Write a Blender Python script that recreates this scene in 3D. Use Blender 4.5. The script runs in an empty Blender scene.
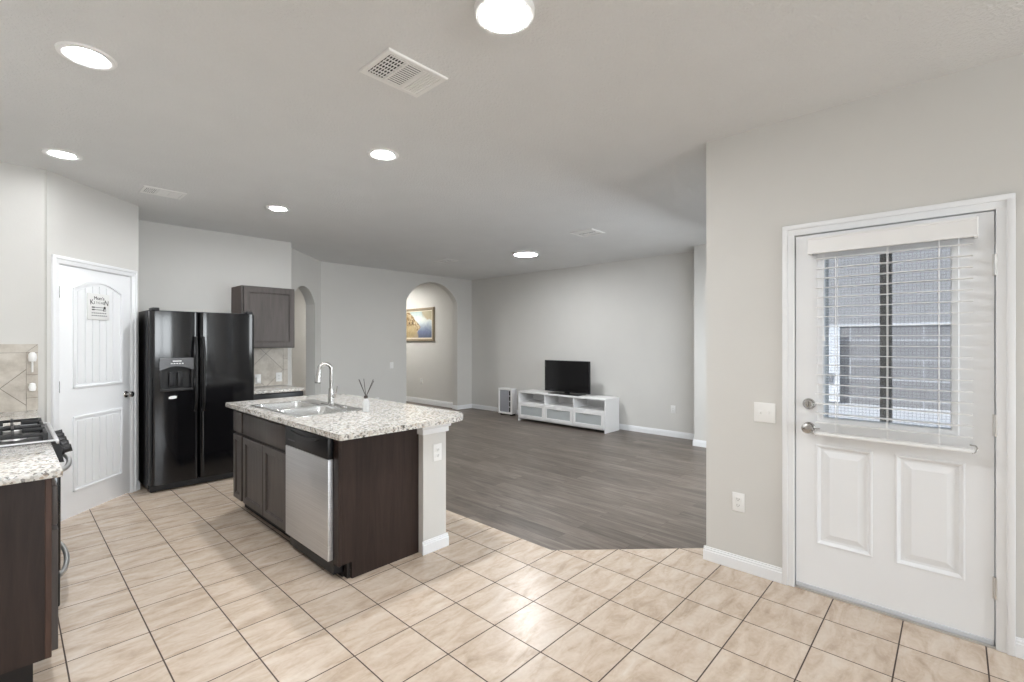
import bpy, bmesh, math, random
from mathutils import Matrix, Vector
random.seed(7)
sc = bpy.context.scene
col = sc.collection
PI = math.pi

# ------------------------------------------------------------------ camera, world, sun, daylight, exposure
TH = 0.8183
EYE = 1.43
cd = bpy.data.cameras.new('camera'); cam = bpy.data.objects.new('camera', cd); col.objects.link(cam)
cam.location = (0, 0, EYE); cam.rotation_euler = (PI / 2, 0, -TH)
cd.sensor_width = 36; cd.lens = 473.0 / 1024 * 36; cd.clip_start = 0.05
sc.camera = cam

w = bpy.data.worlds.new('world'); sc.world = w; w.use_nodes = True
nt = w.node_tree; bg = nt.nodes['Background']
sky = nt.nodes.new('ShaderNodeTexSky'); sky.sky_type = 'NISHITA'; sky.sun_disc = False
sky.sun_elevation = math.radians(50); sky.sun_rotation = math.radians(-75)
nt.links.new(sky.outputs[0], bg.inputs[0]); bg.inputs[1].default_value = 0.22

sl = bpy.data.lights.new('sun', 'SUN'); sl.energy = 4.5; sl.angle = 0.02
sun = bpy.data.objects.new('sun', sl); col.objects.link(sun)
sun.rotation_euler = Vector((0.62, -0.35, -0.75)).to_track_quat('-Z', 'Y').to_euler(); sun.location = (0, 0, 8)

def area(name, loc, direction, sx, sy, power, color=(1, 1, 1)):
    l = bpy.data.lights.new(name, 'AREA'); l.shape = 'RECTANGLE'; l.size = sx; l.size_y = sy; l.energy = power; l.color = color
    o = bpy.data.objects.new(name, l); col.objects.link(o); o.location = loc
    o.rotation_euler = Vector(direction).to_track_quat('-Z', 'Z').to_euler()
    return o
area('window_daylight', (1.5, -5.13, 1.58), (0, 1, -0.12), 2.7, 1.15, 118, (0.90, 0.955, 1.0))
area('living_window_daylight', (4.75, 1.05, 1.60), (0, 1, -0.9), 2.2, 1.1, 60, (0.90, 0.955, 1.0))

sc.view_settings.view_transform = 'Standard'; sc.view_settings.look = 'None'
sc.view_settings.gamma = 1; sc.view_settings.use_curve_mapping = False
sc.view_settings.exposure = 0.3
sc.cycles.use_denoising = True
sc.cycles.max_bounces = 10; sc.cycles.diffuse_bounces = 6; sc.cycles.sample_clamp_indirect = 8
LED_RADIANCE = 390.0

# ------------------------------------------------------------------ materials
def new_mat(name):
    m = bpy.data.materials.new(name); m.use_nodes = True
    return m, m.node_tree, m.node_tree.nodes['Principled BSDF']

def N(nt, typ, **kw):
    n = nt.nodes.new(typ)
    for k, v in kw.items():
        if k in n.inputs: n.inputs[k].default_value = v
        else: setattr(n, k, v)
    return n

def ramp(nt, fac, stops):
    r = nt.nodes.new('ShaderNodeValToRGB')
    e = r.color_ramp.elements
    while len(e) < len(stops): e.new(0.5)
    for el, (p, c) in zip(e, stops): el.position = p; el.color = (*c, 1) if len(c) == 3 else c
    nt.links.new(fac, r.inputs[0]); return r.outputs[0]

def mixc(nt, fac, a, b, blend='MIX'):
    m = nt.nodes.new('ShaderNodeMix'); m.data_type = 'RGBA'; m.blend_type = blend
    for i, v in ((0, fac), (6, a), (7, b)):
        if hasattr(v, 'links'): nt.links.new(v, m.inputs[i])
        elif i == 0: m.inputs[0].default_value = v
        else: m.inputs[i].default_value = (*v, 1)
    return m.outputs[2]

def pos(nt, scale=(1, 1, 1), off=(0, 0, 0), rot=(0, 0, 0)):
    g = nt.nodes.new('ShaderNodeNewGeometry'); mp = nt.nodes.new('ShaderNodeMapping'); mp.vector_type = 'POINT'
    mp.inputs['Location'].default_value = off; mp.inputs['Rotation'].default_value = rot; mp.inputs['Scale'].default_value = scale
    nt.links.new(g.outputs['Position'], mp.inputs[0]); return mp.outputs[0]

def bump(nt, b, height, strength, dist=0.01):
    n = nt.nodes.new('ShaderNodeBump'); n.inputs['Strength'].default_value = strength; n.inputs['Distance'].default_value = dist
    nt.links.new(height, n.inputs['Height']); nt.links.new(n.outputs[0], b.inputs['Normal'])

def plain(name, c, rough=0.5, metal=0.0, bscale=None, bstr=0.1, spec=0.5, var=0.03, bdist=0.01, coat=0.0):
    m, nt, b = new_mat(name)
    n = N(nt, 'ShaderNodeTexNoise', Scale=3.0, Detail=3.0); nt.links.new(pos(nt), n.inputs['Vector'])
    lo = tuple(x * (1 - var) for x in c); hi = tuple(min(1, x * (1 + var)) for x in c)
    nt.links.new(ramp(nt, n.outputs[0], [(0.3, lo), (0.7, hi)]), b.inputs['Base Color'])
    b.inputs['Roughness'].default_value = rough; b.inputs['Metallic'].default_value = metal
    b.inputs['Specular IOR Level'].default_value = spec; b.inputs['Coat Weight'].default_value = coat
    if bscale:
        n2 = N(nt, 'ShaderNodeTexNoise', Scale=bscale, Detail=4.0); nt.links.new(pos(nt), n2.inputs['Vector'])
        bump(nt, b, n2.outputs[0], bstr, bdist)
    return m

M = {}
M['wall'] = plain('wall_paint', (0.655, 0.646, 0.622), 0.75, bscale=90, bstr=0.10, var=0.012, bdist=0.004)
M['ceiling'] = plain('ceiling_texture', (0.735, 0.738, 0.735), 0.9, bscale=80, bstr=0.9, var=0.015, bdist=0.007)
M['white'] = plain('white_paint', (0.85, 0.862, 0.88), 0.35, bscale=40, bstr=0.03, var=0.01)
M['vinyl'] = plain('white_vinyl', (0.86, 0.86, 0.86), 0.4, var=0.01)
M['plate'] = plain('white_plastic', (0.86, 0.86, 0.85), 0.3, var=0.01)
M['slot'] = plain('dark_slot', (0.03, 0.03, 0.03), 0.6)
M['gap'] = plain('shadow_gap_rubber', (0.05, 0.05, 0.05), 0.8)
M['chrome'] = plain('brushed_nickel', (0.50, 0.49, 0.475), 0.27, 1.0, var=0.02)
M['steel_hinge'] = plain('satin_hinge', (0.72, 0.72, 0.71), 0.35, 0.9)
M['black'] = plain('black_enamel', (0.010, 0.010, 0.011), 0.3, var=0.1, spec=0.35)
M['gloss'] = plain('gloss_black_door', (0.006, 0.006, 0.007), 0.09, bscale=60, bstr=0.012, var=0.1, bdist=0.004)
M['matblack'] = plain('cast_iron', (0.018, 0.018, 0.019), 0.55, bscale=300, bstr=0.1, bdist=0.002)
M['blackplastic'] = plain('black_plastic', (0.014, 0.014, 0.016), 0.38, spec=0.35)
M['greyplastic'] = plain('grey_plastic', (0.25, 0.25, 0.26), 0.3)
M['panelgrey'] = plain('dispenser_grey', (0.10, 0.10, 0.105), 0.25, 0.3)
M['vent'] = plain('vent_enamel', (0.84, 0.835, 0.82), 0.45, var=0.01)
M['ventshade'] = plain('vent_shade', (0.018, 0.018, 0.018), 0.9)
M['whitelam'] = plain('white_laminate', (0.83, 0.83, 0.83), 0.3, var=0.01)
M['frost'] = plain('frosted_panel', (0.46, 0.49, 0.50), 0.35, bscale=200, bstr=0.05)
M['screen'] = plain('tv_screen', (0.008, 0.008, 0.009), 0.12)
M['goldframe'] = plain('gilt_wood', (0.30, 0.24, 0.16), 0.45, bscale=60, bstr=0.2, var=0.15)
M['liner'] = plain('frame_liner', (0.75, 0.69, 0.56), 0.6)
M['reed'] = plain('dark_reed', (0.06, 0.045, 0.04), 0.7)
M['ink'] = plain('sign_ink', (0.04, 0.04, 0.04), 0.7)
M['signwhite'] = plain('sign_board', (0.80, 0.80, 0.79), 0.5)
M['purgrille'] = plain('purifier_grille', (0.42, 0.43, 0.47), 0.4, bscale=120, bstr=0.2)
M['purside'] = plain('purifier_side', (0.62, 0.62, 0.64), 0.35)
M['whitepatch'] = plain('white_patch', (0.85, 0.85, 0.85), 0.5)
M['concrete'] = plain('patio_concrete', (0.72, 0.71, 0.69), 0.8, bscale=30, bstr=0.1, var=0.04)
M['post'] = plain('dark_post', (0.035, 0.033, 0.03), 0.6)
M['whitewall'] = plain('outside_white', (0.80, 0.80, 0.80), 0.7)
M['weather'] = plain('door_sweep', (0.60, 0.62, 0.66), 0.4)

def mat_tile():
    m, nt, b = new_mat('floor_tile')
    S = 0.2993
    v = pos(nt, off=(-1.677 + 40 * S, -2.288 + 40 * S, 0))
    br = N(nt, 'ShaderNodeTexBrick', Scale=1.0); br.offset = 0; br.squash = 1
    br.inputs['Mortar Size'].default_value = 0.0034; br.inputs['Mortar Smooth'].default_value = 0.25
    br.inputs['Brick Width'].default_value = S; br.inputs['Row Height'].default_value = S; br.inputs['Bias'].default_value = 0
    br.inputs['Color1'].default_value = (0, 0, 0, 1); br.inputs['Color2'].default_value = (1, 1, 1, 1); br.inputs['Mortar'].default_value = (0.5, 0.5, 0.5, 1)
    nt.links.new(v, br.inputs['Vector'])
    # cloudy travertine figure, shifted per tile
    g = nt.nodes.new('ShaderNodeNewGeometry')
    sh = nt.nodes.new('ShaderNodeVectorMath'); sh.operation = 'MULTIPLY_ADD'
    nt.links.new(br.outputs['Color'], sh.inputs[0]); sh.inputs[1].default_value = (7, 3, 0); nt.links.new(g.outputs['Position'], sh.inputs[2])
    mp = nt.nodes.new('ShaderNodeMapping'); mp.inputs['Rotation'].default_value = (0, 0, 0.35); mp.inputs['Scale'].default_value = (5.0, 14.0, 1)
    nt.links.new(sh.outputs[0], mp.inputs[0])
    n1 = N(nt, 'ShaderNodeTexNoise', Scale=1.0, Detail=6.0, Roughness=0.62, Distortion=0.6); nt.links.new(mp.outputs[0], n1.inputs['Vector'])
    n2 = N(nt, 'ShaderNodeTexNoise', Scale=45.0, Detail=4.0); nt.links.new(g.outputs['Position'], n2.inputs['Vector'])
    c = ramp(nt, n1.outputs[0], [(0.27, (0.43, 0.325, 0.235)), (0.43, (0.575, 0.46, 0.36)), (0.57, (0.655, 0.55, 0.45)), (0.75, (0.71, 0.635, 0.555))])
    c = mixc(nt, 0.12, c, ramp(nt, n2.outputs[0], [(0.3, (0.45, 0.36, 0.28)), (0.7, (0.80, 0.72, 0.62))]))
    tone = ramp(nt, br.outputs['Color'], [(0, (0.94, 0.93, 0.92)), (1, (1.0, 1.0, 1.0))])
    c = mixc(nt, 1.0, c, tone, 'MULTIPLY')
    c = mixc(nt, br.outputs['Fac'], c, (0.075, 0.052, 0.04))
    nt.links.new(c, b.inputs['Base Color'])
    nt.links.new(ramp(nt, br.outputs['Fac'], [(0, (0.27,) * 3), (1, (0.9,) * 3)]), b.inputs['Roughness'])
    inv = nt.nodes.new('ShaderNodeMath'); inv.operation = 'MULTIPLY_ADD'; inv.inputs[1].default_value = -1.0; nt.links.new(br.outputs['Fac'], inv.inputs[0])
    sm = nt.nodes.new('ShaderNodeMath'); sm.operation = 'MULTIPLY'; sm.inputs[1].default_value = 0.12; nt.links.new(n1.outputs[0], sm.inputs[0])
    nt.links.new(sm.outputs[0], inv.inputs[2])
    bump(nt, b, inv.outputs[0], 0.35, 0.004)
    return m
M['tile'] = mat_tile()

def mat_plank():
    m, nt, b = new_mat('wood_plank')
    v = pos(nt, off=(3.7, 20.3, 0), rot=(0, 0, 0))
    sw = nt.nodes.new('ShaderNodeMapping'); sw.inputs['Rotation'].default_value = (0, 0, PI / 2)
    nt.links.new(v, sw.inputs[0])
    br = N(nt, 'ShaderNodeTexBrick', Scale=1.0); br.offset = 0.37; br.offset_frequency = 2
    br.inputs['Mortar Size'].default_value = 0.0011; br.inputs['Mortar Smooth'].default_value = 0.2
    br.inputs['Brick Width'].default_value = 1.22; br.inputs['Row Height'].default_value = 0.152; br.inputs['Bias'].default_value = 0
    br.inputs['Color1'].default_value = (0, 0, 0, 1); br.inputs['Color2'].default_value = (1, 1, 1, 1)
    nt.links.new(sw.outputs[0], br.inputs['Vector'])
    g = nt.nodes.new('ShaderNodeNewGeometry')
    sh = nt.nodes.new('ShaderNodeVectorMath'); sh.operation = 'MULTIPLY_ADD'
    nt.links.new(br.outputs['Color'], sh.inputs[0]); sh.inputs[1].default_value = (5, 9, 0); nt.links.new(g.outputs['Position'], sh.inputs[2])
    mp = nt.nodes.new('ShaderNodeMapping'); mp.inputs['Scale'].default_value = (16, 1.6, 1); nt.links.new(sh.outputs[0], mp.inputs[0])
    n1 = N(nt, 'ShaderNodeTexNoise', Scale=1.0, Detail=7.0, Roughness=0.65, Distortion=1.2); nt.links.new(mp.outputs[0], n1.inputs['Vector'])
    mp2 = nt.nodes.new('ShaderNodeMapping'); mp2.inputs['Scale'].default_value = (90, 4, 1); nt.links.new(sh.outputs[0], mp2.inputs[0])
    n2 = N(nt, 'ShaderNodeTexNoise', Scale=1.0, Detail=3.0); nt.links.new(mp2.outputs[0], n2.inputs['Vector'])
    c = ramp(nt, n1.outputs[0], [(0.30, (0.058, 0.045, 0.037)), (0.47, (0.128, 0.103, 0.084)), (0.56, (0.165, 0.136, 0.113)), (0.72, (0.25, 0.215, 0.182))])
    c = mixc(nt, 0.25, c, ramp(nt, n2.outputs[0], [(0.3, (0.08, 0.062, 0.05)), (0.7, (0.26, 0.225, 0.195))]))
    c = mixc(nt, 1.0, c, ramp(nt, br.outputs['Color'], [(0, (0.78, 0.775, 0.77)), (1, (1.10, 1.10, 1.10))]), 'MULTIPLY')
    c = mixc(nt, br.outputs['Fac'], c, (0.05, 0.04, 0.033))
    nt.links.new(c, b.inputs['Base Color']); b.inputs['Roughness'].default_value = 0.38
    bump(nt, b, n1.outputs[0], 0.08, 0.003)
    return m
M['plank'] = mat_plank()

def mat_granite(name, light, mid, dark, brown):
    m, nt, b = new_mat(name)
    p = pos(nt)
    v1 = N(nt, 'ShaderNodeTexVoronoi', Scale=95.0); nt.links.new(p, v1.inputs['Vector'])
    v2 = N(nt, 'ShaderNodeTexVoronoi', Scale=48.0); nt.links.new(p, v2.inputs['Vector'])
    n1 = N(nt, 'ShaderNodeTexNoise', Scale=42.0, Detail=5.0, Roughness=0.7); nt.links.new(p, n1.inputs['Vector'])
    n2 = N(nt, 'ShaderNodeTexNoise', Scale=7.0, Detail=3.0); nt.links.new(p, n2.inputs['Vector'])
    sx = nt.nodes.new('ShaderNodeSeparateColor'); nt.links.new(v1.outputs['Color'], sx.inputs[0])
    c = ramp(nt, sx.outputs[0], [(0.0, dark), (0.10, dark), (0.16, mid), (0.42, light), (0.8, light), (0.93, brown)])
    sx2 = nt.nodes.new('ShaderNodeSeparateColor'); nt.links.new(v2.outputs['Color'], sx2.inputs[0])
    c2 = ramp(nt, sx2.outputs[1], [(0.0, mid), (0.25, light), (0.8, light), (1.0, brown)])
    c = mixc(nt, 0.35, c, c2)
    c = mixc(nt, ramp(nt, n1.outputs[0], [(0.56, (0, 0, 0)), (0.63, (0.9, 0.9, 0.9))]), c, dark)
    c = mixc(nt, ramp(nt, n2.outputs[0], [(0.45, (0, 0, 0)), (0.75, (0.35, 0.35, 0.35))]), c, light)
    nt.links.new(c, b.inputs['Base Color']); b.inputs['Roughness'].default_value = 0.12
    return m
M['granite'] = mat_granite('granite', (0.74, 0.725, 0.69), (0.36, 0.34, 0.31), (0.035, 0.03, 0.028), (0.42, 0.32, 0.23))

def mat_wood_dark(name, base, axis_scale, rough=0.4, contrast=0.35):
    m, nt, b = new_mat(name)
    n1 = N(nt, 'ShaderNodeTexNoise', Scale=1.0, Detail=5.0, Roughness=0.6, Distortion=0.5); nt.links.new(pos(nt, scale=axis_scale), n1.inputs['Vector'])
    lo = tuple(x * (1 - contrast) for x in base); hi = tuple(x * (1 + contrast) for x in base)
    nt.links.new(ramp(nt, n1.outputs[0], [(0.3, lo), (0.7, hi)]), b.inputs['Base Color'])
    b.inputs['Roughness'].default_value = rough; b.inputs['Specular IOR Level'].default_value = 0.32
    bump(nt, b, n1.outputs[0], 0.06, 0.002)
    return m
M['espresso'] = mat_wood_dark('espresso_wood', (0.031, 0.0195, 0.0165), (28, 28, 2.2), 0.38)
M['espressosheen'] = mat_wood_dark('espresso_sheen', (0.088, 0.076, 0.071), (30, 30, 2.5), 0.42, 0.2)  # paler and greyer than the panels: reflected sheen is put into the base colour
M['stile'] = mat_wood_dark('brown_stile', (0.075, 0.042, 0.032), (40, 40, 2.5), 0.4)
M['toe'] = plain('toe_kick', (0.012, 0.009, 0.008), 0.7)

def mat_steel():
    m, nt, b = new_mat('stainless_steel')
    n1 = N(nt, 'ShaderNodeTexNoise', Scale=1.0, Detail=3.0); nt.links.new(pos(nt, scale=(2, 2, 260)), n1.inputs['Vector'])
    nt.links.new(ramp(nt, n1.outputs[0], [(0.3, (0.60, 0.60, 0.61)), (0.7, (0.70, 0.70, 0.71))]), b.inputs['Base Color'])
    b.inputs['Metallic'].default_value = 0.7; b.inputs['Roughness'].default_value = 0.45
    return m
M['steel'] = mat_steel()
M['sinksteel'] = plain('sink_steel', (0.68, 0.68, 0.67), 0.25, 0.95, var=0.03)

def mat_splash(name, ax, off, rot45=True):
    """beige stone tile; ax = world axis used as horizontal"""
    m, nt, b = new_mat(name)
    g = nt.nodes.new('ShaderNodeNewGeometry'); s = nt.nodes.new('ShaderNodeSeparateXYZ'); nt.links.new(g.outputs['Position'], s.inputs[0])
    cmb = nt.nodes.new('ShaderNodeCombineXYZ'); nt.links.new(s.outputs[ax], cmb.inputs[0]); nt.links.new(s.outputs[2], cmb.inputs[1])
    sub = nt.nodes.new('ShaderNodeVectorMath'); sub.operation = 'SUBTRACT'; sub.inputs[1].default_value = (off[0], off[1], 0); nt.links.new(cmb.outputs[0], sub.inputs[0])
    mp = nt.nodes.new('ShaderNodeMapping'); mp.inputs['Rotation'].default_value = (0, 0, PI / 4 if rot45 else 0); mp.inputs['Location'].default_value = (6, 6, 0)
    nt.links.new(sub.outputs[0], mp.inputs[0])
    br = N(nt, 'ShaderNodeTexBrick', Scale=1.0); br.offset = 0
    br.inputs['Brick Width'].default_value = 0.30; br.inputs['Row Height'].default_value = 0.30
    br.inputs['Mortar Size'].default_value = 0.0024; br.inputs['Mortar Smooth'].default_value = 0.1
    nt.links.new(mp.outputs[0], br.inputs['Vector'])
    n1 = N(nt, 'ShaderNodeTexNoise', Scale=9.0, Detail=6.0, Roughness=0.65); nt.links.new(g.outputs['Position'], n1.inputs['Vector'])
    c = ramp(nt, n1.outputs[0], [(0.3, (0.40, 0.355, 0.30)), (0.5, (0.52, 0.475, 0.415)), (0.7, (0.62, 0.58, 0.52))])
    nt.links.new(mixc(nt, br.outputs['Fac'], c, (0.20, 0.17, 0.14)) if rot45 else c, b.inputs['Base Color'])
    b.inputs['Roughness'].default_value = 0.35
    return m
M['splash_end'] = mat_splash('splash_end', 0, (-0.035, 1.085))
M['splash_back'] = mat_splash('splash_back', 0, (2.462, 1.058))
M['splash_border'] = mat_splash('splash_border', 0, (0, 0), False)
M['grout'] = plain('grout', (0.20, 0.17, 0.14), 0.9)

def emitter(name, c, s):
    m, nt, b = new_mat(name); b.inputs['Base Color'].default_value = (0.8, 0.8, 0.8, 1)
    b.inputs['Emission Color'].default_value = (*c, 1); b.inputs['Emission Strength'].default_value = s
    return m
M['led'] = emitter('led_lens', (0.955, 0.972, 0.985), LED_RADIANCE)
M['led_dim'] = emitter('led_lens_dimmed', (0.955, 0.972, 0.985), LED_RADIANCE * 0.22)
M['disk'] = emitter('disk_lens', (0.955, 0.972, 0.985), 112.0)
M['disk_small'] = emitter('small_disk_lens', (0.955, 0.972, 0.985), 195.0)
M['hallfill'] = emitter('hall_fill_lens', (1.0, 0.97, 0.91), 190.0)

def mat_glass(name, mixf=0.08, tint=(0.9, 0.92, 0.93)):
    m = bpy.data.materials.new(name); m.use_nodes = True; nt = m.node_tree; nt.nodes.clear()
    out = nt.nodes.new('ShaderNodeOutputMaterial'); mx = nt.nodes.new('ShaderNodeMixShader'); t = nt.nodes.new('ShaderNodeBsdfTransparent'); gl = nt.nodes.new('ShaderNodeBsdfGlossy')
    t.inputs[0].default_value = (*tint, 1); gl.inputs['Roughness'].default_value = 0.02
    mx.inputs[0].default_value = mixf
    nt.links.new(t.outputs[0], mx.inputs[1]); nt.links.new(gl.outputs[0], mx.inputs[2]); nt.links.new(mx.outputs[0], out.inputs[0])
    return m
M['glass'] = mat_glass('door_glass')
M['bottle'] = mat_glass('bottle_glass', 0.45, (0.985, 0.985, 0.985))
_bn = M['bottle'].node_tree; _mx = [n for n in _bn.nodes if n.type == 'MIX_SHADER'][0]; _pb = _bn.nodes.new('ShaderNodeBsdfPrincipled'); _pb.inputs['Base Color'].default_value = (0.85, 0.86, 0.86, 1); _pb.inputs['Roughness'].default_value = 0.15; _bn.links.new(_pb.outputs[0], _mx.inputs[2])

def mat_screen_mesh():
    """insect screen: a real fine woven mesh, grey threads with open holes"""
    m = bpy.data.materials.new('insect_screen'); m.use_nodes = True; nt = m.node_tree; nt.nodes.clear()
    out = nt.nodes.new('ShaderNodeOutputMaterial'); mx = nt.nodes.new('ShaderNodeMixShader'); t = nt.nodes.new('ShaderNodeBsdfTransparent'); d = nt.nodes.new('ShaderNodeBsdfDiffuse')
    d.inputs[0].default_value = (0.30, 0.30, 0.31, 1)
    g = nt.nodes.new('ShaderNodeNewGeometry'); mp = nt.nodes.new('ShaderNodeMapping'); mp.inputs['Rotation'].default_value = (0, PI / 2, 0)
    nt.links.new(g.outputs['Position'], mp.inputs[0])
    br = N(nt, 'ShaderNodeTexBrick', Scale=1.0); br.offset = 0
    br.inputs['Brick Width'].default_value = 0.016; br.inputs['Row Height'].default_value = 0.016; br.inputs['Mortar Size'].default_value = 0.0014
    nt.links.new(mp.outputs[0], br.inputs['Vector'])
    ma = nt.nodes.new('ShaderNodeMath'); ma.operation = 'MULTIPLY_ADD'; ma.inputs[1].default_value = 0.22; ma.inputs[2].default_value = 0.16
    nt.links.new(br.outputs['Fac'], ma.inputs[0]); nt.links.new(ma.outputs[0], mx.inputs[0])
    nt.links.new(t.outputs[0], mx.inputs[1]); nt.links.new(d.outputs[0], mx.inputs[2]); nt.links.new(mx.outputs[0], out.inputs[0])
    return m
M['insect'] = mat_screen_mesh()

def mat_blocks(name, ax, bw, bh, c1, c2, mortar, ms):
    m, nt, b = new_mat(name)
    g = nt.nodes.new('ShaderNodeNewGeometry'); s = nt.nodes.new('ShaderNodeSeparateXYZ'); nt.links.new(g.outputs['Position'], s.inputs[0])
    cmb = nt.nodes.new('ShaderNodeCombineXYZ'); nt.links.new(s.outputs[ax], cmb.inputs[0]); nt.links.new(s.outputs[2], cmb.inputs[1])
    add = nt.nodes.new('ShaderNodeVectorMath'); add.operation = 'ADD'; add.inputs[1].default_value = (40, 10.05, 0); nt.links.new(cmb.outputs[0], add.inputs[0])
    br = N(nt, 'ShaderNodeTexBrick', Scale=1.0); br.inputs['Brick Width'].default_value = bw; br.inputs['Row Height'].default_value = bh
    br.inputs['Mortar Size'].default_value = ms; br.inputs['Color1'].default_value = (*c1, 1); br.inputs['Color2'].default_value = (*c2, 1); br.inputs['Mortar'].default_value = (*mortar, 1)
    nt.links.new(add.outputs[0], br.inputs['Vector']); nt.links.new(br.outputs['Color'], b.inputs['Base Color']); b.inputs['Roughness'].default_value = 0.85
    return m
M['blocks'] = mat_blocks('grey_block', 1, 1.35, 0.46, (0.27, 0.262, 0.262), (0.285, 0.277, 0.277), (0.55, 0.55, 0.55), 0.016)
M['shingle'] = mat_blocks('roof_shingle', 1, 0.3, 0.14, (0.30, 0.29, 0.285), (0.32, 0.31, 0.305), (0.24, 0.235, 0.23), 0.006)

def mat_painting():
    m, nt, b = new_mat('painted_canvas')
    g = nt.nodes.new('ShaderNodeNewGeometry'); s = nt.nodes.new('ShaderNodeSeparateXYZ'); nt.links.new(g.outputs['Position'], s.inputs[0])
    def lin(o, a, bb):
        n = nt.nodes.new('ShaderNodeMapRange'); n.inputs[1].default_value = a; n.inputs[2].default_value = bb; nt.links.new(o, n.inputs[0]); return n.outputs[0]
    u = lin(s.outputs[1], 9.55, 8.50); v = lin(s.outputs[2], 1.49, 2.12)
    n1 = N(nt, 'ShaderNodeTexNoise', Scale=7.0, Detail=5.0, Distortion=0.8); nt.links.new(g.outputs['Position'], n1.inputs['Vector'])
    def op(o, a, bb):
        n = nt.nodes.new('ShaderNodeMath'); n.operation = o
        for i, x in enumerate((a, bb)):
            if hasattr(x, 'links'): nt.links.new(x, n.inputs[i])
            else: n.inputs[i].default_value = x
        return n.outputs[0]
    wob = op('MULTIPLY', op('SUBTRACT', n1.outputs[0], 0.5), 0.30)
    vv = op('ADD', v, wob)
    c = ramp(nt, vv, [(0.0, (0.09, 0.11, 0.17)), (0.25, (0.16, 0.20, 0.32)), (0.42, (0.32, 0.38, 0.47)), (0.55, (0.55, 0.62, 0.64)), (0.7, (0.70, 0.74, 0.70)), (1.0, (0.36, 0.48, 0.50))])
    bank = ramp(nt, op('SUBTRACT', op('ADD', 0.60, op('MULTIPLY', wob, 0.5)), op('ADD', u, op('MULTIPLY', op('ABSOLUTE', op('SUBTRACT', v, 0.42), 0.0), 0.75))), [(0.0, (0, 0, 0)), (0.03, (1, 1, 1))])
    wv = N(nt, 'ShaderNodeTexNoise', Scale=9.0, Detail=6.0, Roughness=0.7, Distortion=1.0); nt.links.new(g.outputs['Position'], wv.inputs['Vector'])
    rock = ramp(nt, wv.outputs[0], [(0.36, (0.03, 0.028, 0.02)), (0.47, (0.20, 0.13, 0.06)), (0.55, (0.42, 0.31, 0.17)), (0.66, (0.66, 0.60, 0.46))])
    c = mixc(nt, bank, c, rock)
    hill = ramp(nt, op('MULTIPLY', op('SUBTRACT', u, 0.55), op('SUBTRACT', vv, 0.58)), [(0.02, (0, 0, 0)), (0.04, (0.8, 0.8, 0.8))])
    c = mixc(nt, hill, c, (0.42, 0.33, 0.18))
    nt.links.new(c, b.inputs['Base Color']); b.inputs['Roughness'].default_value = 0.6
    return m
M['canvas'] = mat_painting()

# ------------------------------------------------------------------ mesh helpers
WL = {}   # world location of every linked object's origin

def frame(origin, ex):
    """local x = right as seen facing the surface, y = into the surface, z = up"""
    ex = Vector((*ex, 0)).normalized() if len(ex) == 2 else Vector(ex).normalized()
    ez = Vector((0, 0, 1)); ey = ez.cross(ex)
    m = Matrix.Identity(4)
    for i in range(3): m[i][0] = ex[i]; m[i][1] = ey[i]; m[i][2] = ez[i]; m[i][3] = origin[i]
    return m
ID = Matrix.Identity(4)

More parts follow.
